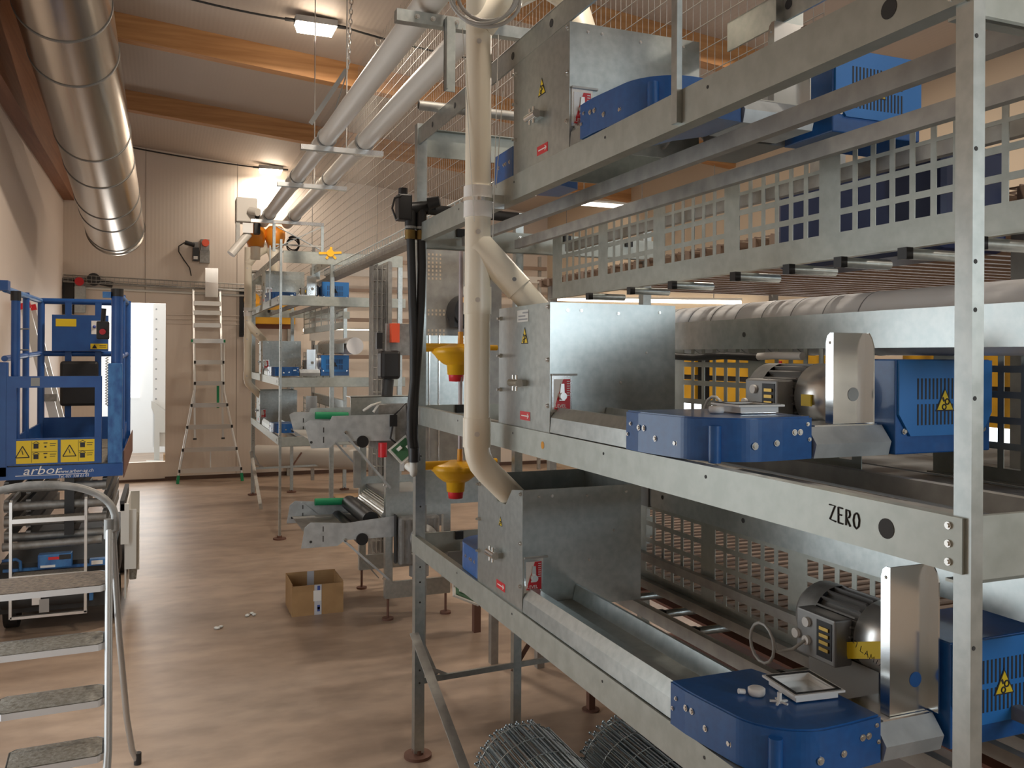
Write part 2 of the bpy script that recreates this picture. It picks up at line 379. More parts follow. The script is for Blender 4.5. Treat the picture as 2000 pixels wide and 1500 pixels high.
# ================================================================== RACK
TZ = {'low': .885, 'mid': 1.40, 'top': 2.115}
FY = {'low': 1.17, 'mid': 1.35, 'top': 1.58}     # front of the corner / drive units
HY = {'low': 2.24, 'mid': 2.06, 'top': 1.95}     # front of hoppers
Y0, Y1 = .81, 3.36
def rack():
    t = thing('rack_frame', 'galvanized three-tier rack frame nearest the camera, lettered on its middle beam', 'rack', (.94, 3.36, 0), 'drive racks at the row ends')
    def post(x, y, sx, sy, z1, z0=.02):
        p = MB().box(x - sx / 2, x + sx / 2, y - sy / 2, y + sy / 2, z0, z1).build('post', 'galv', t)
        MB().cyl((x, y, 0), (x, y, .012), .055, n=20).cyl((x, y, .012), (x, y, .03), .022, n=12).build('foot_plate', 'rust', p)
        return p
    p = post(.948, Y1, .04, .04, 2.52)
    for z in (.62, .70, .76, .35, .30, 1.0, 1.2): MB().cyl((.948, Y1 - .0205, z), (.948, Y1 - .0195, z), .004, n=8).build('hole', 'dark', p)
    p = post(.939, .802, .020, .026, 2.60)
    for z in (1.72, 1.66, 1.55, 1.03, .96, .90, 1.24, 1.86, 2.0): MB().cyl((.934, .789, z), (.934, .7885, z), .003, n=8).build('hole', 'dark', p)
    post(1.385, 3.40, .035, .035, 2.2); post(1.385, .82, .035, .035, 2.5); post(2.0, 3.40, .04, .04, 2.2); post(2.0, .82, .04, .04, 2.5)
    for k, z in TZ.items():
        b = MB().prism([(.924, z - .07), (.924, z), (.945, z), (.945, z - .004), (.929, z - .004), (.929, z - .066), (.955, z - .066), (.955, z - .07)], 1, Y0 - .012, Y1 + .02).build('beam', 'galv_beam', t)
        for dz in (-.012, -.035, -.058):
            bolt((.924, Y0 + .008, z + dz), (-1, 0, 0), b, .004, .004)
        MB().cyl((.9236, .92, z - .035), (.9233, .92, z - .035), .014, n=20).build('hole', 'dark', b)
        for y in (1.35, 1.75, 2.3, 2.8): MB().cyl((.9236, y, z - .02), (.9233, y, z - .02), .0035, n=8).build('hole', 'dark', b)
        for x in (1.115, 1.345, 1.575):
            if k == 'mid' and x > 1.5: continue
            MB().prism([(x, z - .072), (x, z - .036), (x + .022, z - .036), (x + .022, z - .040), (x + .004, z - .040), (x + .004, z - .068), (x + .022, z - .068), (x + .022, z - .072)], 1, Y0 + .02, Y1 - .02).build('rail', 'galv_dull', t)
        for y, nm in ((Y1 + .022, 'end'), (Y0 - .004, 'end')):
            e = MB().box(.93, 2.05, y - .004, y + .004, z - .085, z).box(.93, 2.05, y - .004, y + .022, z - .085, z - .081).build('end_beam', 'galv_beam', t)
            if y > 2:
                for x in (1.12, 1.60, 1.9): MB().box(x - .016, x + .016, y - .02, y - .004, z - .032, z).build('plug', 'black', e)
                for dz in (-.02, -.06): bolt((1.385, y - .004, z + dz), (0, -1, 0), e, .006, .005)
    # top rail with slots, top cross beam, tube
    tr = MB().box(.934, .940, Y0, Y1 + .02, 2.435, 2.50).box(.934, .965, Y0, Y1 + .02, 2.497, 2.50).build('top_rail', 'galv', t)
    for i in range(9):
        y = 3.15 - i * .27; MB().cyl((.9335, y, 2.468), (.9332, y, 2.468), .011, n=14).build('slot', 'dark', tr)
    MB().box(.96, 1.40, Y1 + .018, Y1 + .026, 2.40, 2.505).box(.96, 1.40, Y1 - .01, Y1 + .026, 2.502, 2.505).build('top_cross_beam', 'galv_beam', t)
    MB().box(.96, 2.02, Y0 - .012, Y0 - .004, 2.40, 2.505).box(.96, 2.02, Y0 - .012, Y0 + .03, 2.502, 2.505).build('top_cross_beam', 'galv_beam', t)
    MB().ring((.865, 3.10, 2.52), (1.42, 3.10, 2.52), .018, .014, n=16).build('tube', 'galv_dull', t)
    tr2 = MB().box(1.36, 1.366, Y0, 1.9, 2.395, 2.47).box(1.36, 1.385, Y0, 1.9, 2.467, 2.47).build('top_rail', 'galv', t)
    for i in range(4):
        y = 1.0 + i * .22; MB().cyl((1.3595, y, 2.43), (1.359, y, 2.43), .012, n=14).build('slot', 'dark', tr2)
    MB().box(1.34, 1.42, 1.68, 1.687, 2.34, 2.60).build('hanger_plate', 'galv', t)
    MB().box(.912, .9235, 1.435, 1.455, 2.05, 2.62).build('hanger_strut', 'galv', t)
    # lower bracing
    MB().bar((.925, Y1 - .02, .50), (.925, 2.20, .03), .006, .035, (1, 0, 0)).build('brace', 'galv_dull', t)
    MB().bar((.945, Y1, .30), (1.75, 3.42, .30), .012, .022).build('brace', 'galv', t)
    MB().bar((.97, Y1, .36), (1.08, 3.38, .30), .008, .014).build('brace', 'galv_dull', t)
    MB().bar((.955, Y1 + .01, .48), (1.03, Y1 + .02, .31), .008, .014).build('brace', 'galv_dull', t)
    MB().bar((1.50, 3.40, .46), (1.37, 3.40, .27), .008, .018).build('brace', 'rust', t)
    MB().box(1.05, 1.42, 3.30, 3.306, .73, .82).build('apron', 'galv_dark', t)
    return t
RK = rack()
# handwriting on the middle beam
def strokes(name, polys, origin, xdir, ydir, r, m, parent):
    o = Vector(origin); x = Vector(xdir); y = Vector(ydir); mb = MB()
    for pl in polys: mb.tube([o + x * p[0] + y * p[1] for p in pl], r, 6)
    return mb.build(name, m, parent)
ZERO = [[(0, 1), (.62, 1.02), (.05, .05), (.72, 0)], [(.98, 1.0), (1.0, .0)], [(.98, 1.0), (1.45, 1.0)], [(.98, .52), (1.36, .55)], [(1.0, 0), (1.5, .0)],
        [(1.83, 0), (1.85, 1.02), (2.2, .98), (2.27, .75), (2.15, .55), (1.86, .48), (2.3, 0)],
        [(2.95, 1), (2.72, .85), (2.62, .5), (2.72, .12), (2.95, 0), (3.18, .2), (3.25, .6), (3.12, .92), (2.95, 1)]]
# placed between image marks on the beam face: starts near Y 1.075
strokes('handwriting', ZERO, (.9233, 1.030, 1.358), (0, -.0185, -.0012), (0, 0, .0225), .0012, 'ink', RK)

def warn(p, ax_x, ax_y, s, parent, nrm):
    p = Vector(p); X = Vector(ax_x); Y = Vector(ax_y); n = Vector(nrm)
    def tri(k, off): return [p + n * off + X * q[0] * s * k + Y * q[1] * s * k for q in ((-.5, -.33), (.5, -.33), (0, .60))]
    a = MB(); T = tri(1, .0006); B = tri(1, 0); a.add(T + B, [(0, 1, 2), (5, 4, 3), (0, 3, 4, 1), (1, 4, 5, 2), (2, 5, 3, 0)]); o = a.build('warning_sign', 'ink', parent)
    b = MB(); T = tri(.84, .0012); B = tri(.84, .0004); b.add(T + B, [(0, 1, 2), (5, 4, 3), (0, 3, 4, 1), (1, 4, 5, 2), (2, 5, 3, 0)]); b.build('yellow_field', 'yellow_sign', o)
    g = MB()
    for cx, cy, r in ((.10, .05, .11), (-.06, -.16, .10)):
        g.tube([p + n * .0014 + X * s * (cx + r * math.cos(i * math.pi / 5)) + Y * s * (cy + r * math.sin(i * math.pi / 5)) for i in range(11)], s * .03, 6)
    g.bar(p + n * .0014 + X * s * -.14 + Y * s * .22, p + n * .0014 + X * s * -.06 + Y * s * .06, s * .09, s * .012, nrm)
    g.build('pictogram', 'ink', o)

def hopper(k, label):
    z = TZ[k]; y = HY[k]; x0, x1, y1 = .93, 1.308, HY[k] + .37; h = .34 if k != 'top' else .315
    t = thing('feed_hopper', label, 'hopper', (x0, y, z), 'galvanized feed hoppers')
    th = .004
    MB().box(x0, x1, y, y + th, z + (.0 if k != 'low' else .0), z + h).build('front_panel', 'galv', t)
    sp = MB()
    if k == 'low':
        sp.prism([(y + th, z), (y1, z), (y1, z + h - .02), (y + .25, z + h - .02), (y + .20, z + h - .06), (y + .13, z + h - .06), (y + .08, z + h - .01), (y + th, z + h)], 0, x0, x0 + th)
    else: sp.box(x0, x0 + th, y + th, y1, z, z + h)
    sp.build('side_panel', 'galv', t)
    MB().box(x1 - th, x1, y + th, y1, z, z + h).box(x0 + th, x1 - th, y1 - th, y1, z, z + h).build('rear_panel', 'galv', t)
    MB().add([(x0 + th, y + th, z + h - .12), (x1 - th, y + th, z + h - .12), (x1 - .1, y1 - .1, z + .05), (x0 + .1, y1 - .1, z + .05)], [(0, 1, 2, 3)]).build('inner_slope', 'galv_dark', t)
    for p in ((x0, y + .012, z + h - .012), (x0, y + .012, z + .19), (x0, y + .012, z + .07)): bolt(p, (-1, 0, 0), t, .005, .006)
    for yy, zz in ((y + .35, z + h - .03), (y + .35, z + .2), (y + .35, z + .1)): bolt((x0, yy, zz), (-1, 0, 0), t, .005, .014)
    for xx, zz in ((x0 + .05, z + h - .02), (x0 + .09, z + h - .02), (x0 + .20, z + h - .025), (x1 - .05, z + h - .02), (x1 - .09, z + .21), (x1 - .17, z + .13)): bolt((xx, y, zz), (0, -1, 0), t, .0035, .003)
    if k != 'low' or True:
        warn((x0, y + .17, z + h - .09 if k == 'mid' else z + h - .12), (0, -1, 0), (0, 0, 1), .05 if k != 'low' else .03, t, (-1, 0, 0))
    if k == 'mid':
        s = box(x0 - .0008, x0, y + .145, y + .225, z + h - .045, z + h - .012).build('label_sticker', 'offwhite', t)
        ln = MB()
        for i, (a, b) in enumerate(((.03, .08), (.0, .06), (.0, .075))): ln.box(x0 - .0012, x0 - .0008, y + .215 - b + .01, y + .215 - a, z + h - .022 - i * .009, z + h - .018 - i * .009)
        ln.build('print', 'grey_plastic', s)
    st = box(x0 - .0008, x0, y + .13, y + .20, z + .022, z + .046).build('arrow_sticker', 'red', t)
    MB().bar((x0 - .001, y + .19, z + .034), (x0 - .001, y + .14, z + .034), .0006, .003).bar((x0 - .001, y + .148, z + .040), (x0 - .001, y + .138, z + .034), .0006, .003).bar((x0 - .001, y + .148, z + .028), (x0 - .001, y + .138, z + .034), .0006, .003).build('arrow', 'white', st)
    # pipe clamp
    c = MB().cyl((x0 - .022, y + .22, z + .125), (x0 - .022, y + .155, z + .125), .011, n=16).build('clamp_tube', 'galv_bright', t)
    for yy in (y + .175, y + .2): MB().cyl((x0 - .022, yy, z + .103), (x0 - .022, yy, z + .147), .004, n=8).build('clamp_screw', 'steel_bolt', c)
    MB().box(x0 - .012, x0, y + .155, y + .22, z + .117, z + .133).build('clamp_foot', 'galv', c)
    # level gauge with sticker
    gz = z + .062; SX = .80
    g = box(x0 + .004, x0 + .062, y - .004, y, gz - .008, gz + .088).build('gauge_plate', 'galv_bright', t)
    MB().box(x0 + .004, x0 + .075, y - .009, y, gz + .087, gz + .092).build('gauge_ledge', 'galv_dull', g)
    MB().box(x0 + .010, x0 + .056, y - .0052, y - .004, gz, gz + .078).build('level_sticker', 'white', g)
    MB().prism([(x0 + .010, gz), (x0 + .056, gz), (x0 + .056, gz + .078), (x0 + .036, gz + .078)], 1, y - .0060, y - .0052).build('red_wedge', 'red', g)
    text('lettering', 'LEVEL', .0125, (x0 + .0125, y - .0064, gz + .004), (1, 0, 0), (0, 0, 1), 'white', g)
    tk = MB()
    for i in range(7): tk.box(x0 + .046, x0 + .054, y - .0066, y - .0060, gz + .035 + i * .006, gz + .037 + i * .006)
    tk.build('scale_marks', 'white', g)
    MB().prism([(x0 + .023, gz + .022), (x0 + .039, gz + .022), (x0 + .037, gz + .066), (x0 + .028, gz + .066)], 1, y - .010, y - .006).cyl((x0 + .031, y - .006, gz + .034), (x0 + .031, y - .020, gz + .034), .0095, n=14).build('lever', 'alu', g)
    return t
HOP = {}
HOP['low'] = hopper('low', 'feed hopper on the lowest tier, open topped, nearest rack')
HOP['mid'] = hopper('mid', 'feed hopper on the middle tier, nearest rack, with a bright reflection')
HOP['top'] = hopper('top', 'feed hopper on the top tier, nearest rack, high up in shade')

def trough(k, label):
    z = TZ[k]; f = FY[k]; t = thing('feed_trough', label, 'trough', (.94, f + .29, z), 'galvanized feed troughs')
    prof = [(.930, z + .002), (.933, z + .040), (.950, z + .066), (.974, z + .064), (.982, z + .022), (1.085, z + .022), (1.095, z + .064), (1.103, z + .064), (1.105, z + .002)]
    y1 = HY[k] - .002
    MB().prism(prof, 1, f + .293, y1).build('trough_channel', 'galv', t)
    # cross trough to the drive box
    MB().prism([(f + .012, z + .002), (f + .004, z + .03), (f + .03, z + .062), (f + .12, z + .062), (f + .14, z + .002)], 0, 1.182, 1.372 if k != 'low' else 1.318).build('cross_trough', 'galv_light', t)
    MB().box(1.20, 1.36 if k != 'low' else 1.31, f + .03, f + .13, z + .062, z + .065).build('cover_plate', 'galv_bright', t)
    return t
TR = {k: trough(k, 'shallow galvanized feed trough on the %s, nearest rack' % n) for k, n in (('low', 'lowest tier'), ('mid', 'middle tier'), ('top', 'top tier'))}

def corner(k, label):
    z = TZ[k]; f = FY[k]; t = thing('corner_wheel_cover', label, 'cover', (.92, f + .29, z), 'blue corner covers of the feed chain')
    pl = [(.918, f + .288), (.918, f + .235), (.922, f + .195), (.927, f + .155)] + [(1.05 + .118 * math.cos(a), f + .12 + .118 * math.sin(a)) for a in [R(x) for x in range(186, 271, 4)]] + [(1.10, f + .004), (1.178, f + .012), (1.178, f + .15), (1.13, f + .215), (1.108, f + .288)]
    MB().prism(pl, 2, z + .002, z + .082).build('cover_body', 'blue', t, bevel=.003)
    top = [(.5 * (p[0] + .0) + .0 if False else p[0] + (1.04 - p[0]) * .03, p[1] + (f + .15 - p[1]) * .03) for p in pl]
    MB().prism(top, 2, z + .082, z + .085).build('lid', 'blue', t)
    # relief groove on the rounded corner
    MB().cyl((.966, f + .033, z + .0), (.966, f + .033, z + .07), .012, n=12).build('corner_rib', 'blue', t)
    for yy, zz, r in ((f + .265, .058, .004), (f + .277, .035, .004), (f + .232, .052, .006), (f + .215, .052, .006), (f + .178, .034, .006), (f + .118, .03, .007)):
        x = .918 if yy > f + .235 else .928 - (.010) * (yy - f - .155) / .08 if yy > f + .155 else .934
        bolt((x, yy, z + zz), (-1, 0, 0), t, r * .85, .004)
    for xx, zz, r in ((1.035, .032, .007), (1.085, .036, .006), (1.130, .055, .006), (1.145, .055, .006), (1.165, .07, .004), (1.17, .04, .004)):
        bolt((xx, f + (.003 if xx < 1.1 else .004 + .008 * (xx - 1.1) / .078), z + zz), (0, -1, 0), t, r * .85, .004)
    return t
CW = {k: corner(k, 'blue rounded corner cover at the front of the %s, nearest rack' % n) for k, n in (('low', 'lowest tier'), ('mid', 'middle tier'), ('top', 'top tier'))}
def rear_corner(k, label):
    z = TZ[k]; f = HY[k] + .38; t = thing('corner_wheel_cover', label, 'cover', (.93, f, z), 'blue corner covers of the feed chain')
    pl = [(.932, f), (1.10, f), (1.11, f + .06), (1.19, f + .10), (1.19, f + .24), (1.06, f + .245)] + [(1.04 + .105 * math.cos(a), f + .14 + .105 * math.sin(a)) for a in [R(x) for x in range(100, 181, 10)]]
    MB().prism(pl, 2, z + .002, z + .09).build('cover_body', 'blue', t, bevel=.004)
    for yy in (.03, .06, .075, .12): bolt((.932 + (.003 if yy < .1 else .004), f + yy, z + .05), (-1, 0, 0), t, .005, .005)
    return t
CR = {}
for k, n in (('low', 'lowest'), ('top', 'top')): CR[k] = rear_corner(k, 'blue rounded corner cover behind the %s hopper, nearest rack' % n)

def drive(k, label):
    z = TZ[k]; f = FY[k]; x0 = {'low': 1.328, 'mid': 1.378, 'top': 1.42}[k]; x1 = x0 + .265
    t = thing('drive_guard', label, 'machine guard', (x0, f, z), 'blue louvred drive guards')
    MB().box(x0, x1, f, f + .17, z + .003, z + .197).build('guard_box', 'blue', t, bevel=.003)
    fp = MB().prism([(x0 + .004, z + .195), (x1 - .002, z + .195), (x1 - .002, z + .085), (x1 - .03, z + .04), (x0 + .035, z + .04), (x0 + .004, z + .085)], 1, f - .006, f).build('louvre_panel', 'blue_light', t)
    n = 15
    for row, (a, b) in enumerate(((.115, .158), (.062, .105))):
        for i in range(n):
            x = x0 + .052 + i * .0105; MB().box(x, x + .0042, f - .0066, f - .0058, z + a, z + b).build('slot', 'ink', fp)
    warn((x0 + .127, f - .0068, z + .107), (1, 0, 0), (0, 0, 1), .052, fp, (0, -1, 0))
    for x in (x0 + .022, x1 - .022): bolt((x, f, z + .05), (0, -1, 0), t, .005, .006)
    return t
DG = {k: drive(k, 'blue louvred drive guard at the right end of the %s, nearest rack' % n) for k, n in (('low', 'lowest tier'), ('mid', 'middle tier'), ('top', 'top tier'))}

def bracket(k, label):
    z = TZ[k]; f = FY[k]; x0, x1 = (1.222, 1.318) if k == 'low' else (1.252, 1.338) if k == 'mid' else (1.285, 1.371)
    t = thing('mounting_bracket', label, 'bracket', (x0, f + .06, z), 'bright upright brackets beside the drive guards')
    y = f + .075; zt = z + (.335 if k == 'low' else .25)
    ys = y - .038
    w = MB().box(x0, x1, ys, ys + .003, z + .066, zt).build('web', 'galv_bright', t)
    MB().cyl((x1 - .035, ys - .001, z + .125), (x1 - .035, ys, z + .125), .014, n=18).build('hole', 'blue' if k == 'low' else 'galv_dark', w)
    pr = [(ys + .003, z + .066), (ys + .022, z + .066), (ys + .022, zt - .02), (ys + .018, zt - .006), (ys + .010, zt), (ys + .003, zt)]
    fl = MB().prism(pr, 0, x0, x0 + .003).build('flange', 'galv_bright', t)
    bolt((x0, ys + .012, zt - .02), (-1, 0, 0), fl, .003, .003)
    pr = [(ys, z + .066), (ys - .022, z + .066), (ys - .022, zt - .03), (ys - .016, zt - .012), (ys - .008, zt), (ys, zt)]
    MB().prism(pr, 0, x1 - .003, x1).build('flange', 'galv_bright', t)
    return t
BR = {k: bracket(k, 'bright upright bracket left of the drive guard on the %s, nearest rack' % n) for k, n in (('low', 'lowest tier'), ('mid', 'middle tier'), ('top', 'top tier'))}

def motor(k, label):
    z = TZ[k]; f = FY[k]; cx, cz = 1.358, z + (.15 if k == 'low' else .115); r = .068; y0 = f + .20
    t = thing('gear_motor', label, 'motor', (cx, y0, z), 'grey gear motors')
    MB().lathe((cx, y0 - .09, cz), (0, 1, 0), [(0, .0), (0, .055), (.02, .068), (.085, .072), (.09, .06), (.095, .0)], 28).build('gear_housing', 'alu', t)
    MB().cyl((cx, y0, cz), (cx, y0 + .12, cz), r * .86, n=24).build('stator', 'motor_grey', t)
    fn = MB()
    for i in range(22):
        a = 2 * math.pi * i / 22; d = Vector((math.cos(a), 0, math.sin(a)))
        fn.bar(Vector((cx, y0 + .005, cz)) + d * r * .9, Vector((cx, y0 + .115, cz)) + d * r * .9, .004, .018, d)
    fn.build('cooling_fins', 'motor_grey', t)
    MB().lathe((cx, y0 + .115, cz), (0, 1, 0), [(0, r * 1.04), (.05, r * 1.04), (.065, r * .9), (.068, 0)], 28).build('fan_cowl', 'gear_grey', t)
    bx = cx - .105; tb = MB().box(bx, bx + .045, y0 + .01, y0 + .125, cz - .06, cz + .035).build('terminal_box', 'motor_grey', t, bevel=.004)
    MB().box(bx - .001, bx + .001, y0 + .018, y0 + .062, cz - .048, cz + .026).build('opening', 'black', tb)
    for i in range(4):
        MB().box(bx - .004, bx - .001, y0 + .026, y0 + .052, cz - .034 + i * .014, cz - .027 + i * .014).build('terminal_strip', 'brass', tb)
    for yy, zz in ((y0 + .09, cz + .012), (y0 + .09, cz - .026), (y0 + .122, cz - .02)):
        MB().cyl((bx, yy, zz), (bx - .007, yy, zz), .010, n=16).build('blanking_cap', 'white', tb)
    lp = [(bx - .006, y0 + .09, cz - .026), (bx - .03, y0 + .10, cz - .045), (bx - .05, y0 + .125, cz - .055)]
    lp += [(bx - .055, y0 + .168 - .04 * math.cos(q * .45), cz - .05 + .042 * math.sin(q * .45)) for q in range(1, 20)]
    MB().tube(lp, .0035, 8).build('wire', 'clear_tube', tb)
    MB().box(cx - .05, cx + .05, y0 - .05, y0 + .15, z, cz - r * .8).build('foot', 'galv_dark', t)
    if k != 'top' or True:
        tp = MB(); c = Vector((cx, 0, cz)); 
        vs = []; fs = []
        for i in range(7):
            a = R(165 + i * 9); 
            for yy in (y0 - .072, y0 - .012): vs.append((cx + .0735 * math.cos(a), yy - (i - 3) * .004, cz + .0735 * math.sin(a)))
        for i in range(6): fs.append((2 * i, 2 * i + 1, 2 * i + 3, 2 * i + 2))
        tp.add([(v[0], v[1], v[2]) for v in vs], fs)
        if k == 'low':
            tp = MB().obox(Matrix.Translation((cx - .074, y0 - .035, cz - .012)) @ Matrix.Rotation(R(-18), 4, 'X'), .0012, .10, .032).build('yellow_tape', 'yellow_sign', t)
            strokes('handwriting', [[(0, .5), (.25, .5)], [(.45, 0), (.5, 1), (.2, 1)], [(.9, 1), (.9, 0), (1.2, .05)], [(1.35, 0), (1.5, 1), (1.7, 0)], [(1.42, .4), (1.62, .4)], [(1.85, 0), (1.9, 1), (2.05, .4), (2.2, 1), (2.25, 0)], [(2.5, .1), (2.55, .9)], [(2.75, .2), (2.9, .8)]],
                    (cx - .0748, y0 - .003, cz - .009), (0, -.026, -.008), (0, -.003, .011), .0007, 'ink', tp)
        else:
            MB().box(cx - .0745, cx - .070, y0 - .06, y0 - .03, cz - .02, cz + .005).build('yellow_tape', 'yellow_sign', t)
    return t
MO = {k: motor(k, 'grey gear motor behind the bracket on the %s, nearest rack' % n) for k, n in (('low', 'lowest tier'), ('mid', 'middle tier'), ('top', 'top tier'))}

def box_cover(k, cx, cy, ang, label):
    z = TZ[k] + .086; t = thing('terminal_box_lid', label, 'lid', (cx, cy, z), 'loose white terminal box lids')
    m = Matrix.Translation((cx, cy, z)) @ Matrix.Rotation(ang, 4, 'Z')
    def fr(hx, hy, hz, tw, z0, name, mm):
        b = MB()
        for sx, sy, lx, ly in ((0, -hy + tw / 2, 2 * hx, tw), (0, hy - tw / 2, 2 * hx, tw), (-hx + tw / 2, 0, tw, 2 * hy - 2 * tw), (hx - tw / 2, 0, tw, 2 * hy - 2 * tw)):
            b.obox(m @ Matrix.Translation((sx, sy, z0 + hz / 2)), lx, ly, hz)
        return b.build(name, mm, t)
    MB().obox(m @ Matrix.Translation((0, 0, .003)), .082, .084, .004).build('base', 'galv_bright', t)
    fr(.044, .045, .014, .004, .002, 'wall', 'white'); fr(.053, .054, .004, .013, .014, 'rim', 'white'); fr(.048, .049, .0012, .006, .018, 'gasket', 'black')
    return t
box_cover('low', 1.118, 1.315, R(-6), 'open white terminal box lid lying on the lowest blue corner cover')
box_cover('mid', 1.12, 1.49, R(-4), 'open white terminal box lid lying on the middle blue corner cover')
def loose_cap(k, x, y, label):
    z = TZ[k] + .086; t = thing('loose_cap', label, 'cap', (x, y, z), 'loose white round caps')
    MB().lathe((x, y, z), (0, 0, 1), [(0, 0), (0, .014), (.005, .016), (.012, .016), (.014, .013), (.014, 0)], 20).build('cap', 'white', t)
    if k == 'low':
        MB().cyl((x - .018, y + .012, z + .004), (x - .030, y + .014, z + .006), .005, n=10).build('stud', 'white', t)
loose_cap('low', 1.028, 1.335, 'round white cap lying beside the lid on the lowest blue cover')
loose_cap('mid', 1.045, 1.49, 'round white cap lying beside the lid on the middle blue cover')
x, y, z = 1.04, 1.285, TZ['low'] + .087
ws = MB()
for i in range(5):
    a = i * 2 * math.pi / 5; ws.bar((x, y, z + .004), (x + .017 * math.cos(a), y + .017 * math.sin(a), z + .003), .004, .003)
ws.cyl((x, y, z), (x, y, z + .02), .004, n=8)
tag(ws.build('wing_screw', 'white'), 'tiny white wing screw on the lowest blue corner cover', 'screw')

# perforated partitions between drive bay and cages
def perforated(x, ya, yb, za, zb, label, rows, groups):
    t = thing('perforated_partition', label, 'partition', (x, ya, za), 'perforated sheet partitions')
    b = MB(); th = .002
    # columns: solid strips between holes
    pw = .056; hw = .041; ys = []; y = ya + .03
    while y + hw < yb - .02:
        if int((y - ya) / pw) % groups != groups - 1: ys.append((y, y + hw))
        y += pw
    zs = [(z0, z0 + .041) for z0 in rows]
    cur = ya
    for (a, c) in ys:
        b.box(x, x + th, cur, a, za, zb); cur = c
    b.box(x, x + th, cur, yb, za, zb)
    for (a, c) in ys:
        zc = za
        for (p, q) in zs: b.box(x, x + th, a, c, zc, p); zc = q
        b.box(x, x + th, a, c, zc, zb)
    b.box(x - .02, x, ya, yb, za, za + .003)
    b.build('sheet', 'galv_beam', t); return t
PT = {}
PT['low'] = perforated(1.50, 1.40, 3.3, .84, 1.12, 'perforated partition sheet at the back of the lowest tier, nearest rack', [.885, .941, .997, 1.053], 7)
PT['mid'] = perforated(1.50, 1.57, 3.3, 1.33, 1.63, 'perforated partition sheet at the back of the middle tier, nearest rack', [1.36, 1.416, 1.472, 1.528, 1.584], 7)
PT['top'] = perforated(1.50, .90, 3.3, 1.835, 2.11, 'perforated partition sheet at the back of the top tier, nearest rack', [1.90, 1.956, 2.012, 2.062], 7)
perforated(1.66, .90, 1.38, .84, 1.12, 'short perforated sheet right of the lowest blue drive guard', [.885, .941, .997, 1.053], 7)
perforated(1.70, .90, 1.55, 1.33, 1.63, 'short perforated sheet behind the middle blue drive guard', [1.36, 1.416, 1.472, 1.528, 1.584], 7)
MB().box(1.475, 1.497, .9, 3.28, .925, .95).build('rail', 'galv_dull', PT['low'])
MB().box(1.475, 1.497, .9, 3.28, .835, .862).build('rail', 'galv_dull', PT['low'])
def belt_beam(k, label, roll):
    z = TZ[k]; t = thing('belt_unit', label, 'belt unit', (1.50, Y0, z + .225), 'belt units behind the partitions')
    b = MB().box(1.492, 1.498, .86, 2.50, z + .222, z + .306).box(1.492, 1.53, .86, 2.50, z + .303, z + .306).build('belt_beam', 'galv', t)
    MB().box(1.487, 1.499, 2.50, 2.58, z + .218, z + .31).build('bearing_plate', 'galv_dark', t)
    for y in (2.42, 2.0, 1.25): MB().cyl((1.4915, y, z + .262), (1.4912, y, z + .262), .007, n=12).build('hole', 'dark', b)
    if roll:
        MB().cyl((1.60, .86, z + .282), (1.60, 2.50, z + .282), .077, n=36).build('belt_roll', 'roll_white', t)
        for i in range(8): MB().ring((1.60, 2.45 - i * .12, z + .282), (1.60, 2.453 - i * .12, z + .282), .0778, .076, n=36).build('roll_seam', 'grey_plastic', t)
    return t
BB = {'low': belt_beam('low', 'galvanized belt beam behind the lowest tier, nearest rack', False), 'mid': belt_beam('mid', 'white belt roll and its beam behind the middle tier, nearest rack', True)}
# perch tubes
PERCH = []
def perches(k, z, ys, where, xa=1.425, xb=1.56):
    for i, y in enumerate(ys):
        t = thing('perch_tube', 'black-ended perch tube, %s of the %s, nearest rack' % (where[i], {'low': 'lowest tier', 'mid': 'middle tier', 'top': 'top tier'}[k]), 'perch', (xa, y, z), 'perch tubes poking out below the partitions')
        MB().cyl((xa, y, z), (xb, y, z), .012, n=12).build('tube', 'galv', t)
        MB().cyl((xa - .016, y, z), (xa + .002, y, z), .017, n=4).build('end_cap', 'black', t)
        PERCH.append(t)
ORD = ['nearest', 'second nearest', 'third nearest', 'fourth nearest', 'fifth nearest', 'sixth nearest', 'seventh nearest', 'eighth nearest']
perches('top', 1.815, [1.19, 1.365, 1.55, 1.725, 1.94, 2.25, 2.5, 2.8], ORD)
perches('mid', 1.362, [.965, 1.14, 1.31], ORD, .985, 1.07)
perches('low', .812, [1.4, 1.75, 2.12, 2.3, 2.49], ORD)
# flat decks at mid and lower tier
for k, z, n in (('mid', 1.225, 'middle'),):
    t = thing('belt_deck', 'flat grey plank deck inside the middle tier of the nearest rack', 'deck', (1.14, .86, 1.315))
    for i, (xa, xb) in enumerate(((1.15, 1.335), (1.375, 1.49), (1.51, 1.69), (1.71, 2.0), (2.005, 2.4))): MB().box(xa, xb, .86, 3.3, 1.316, 1.324).build('plank', 'deck_grey', t)

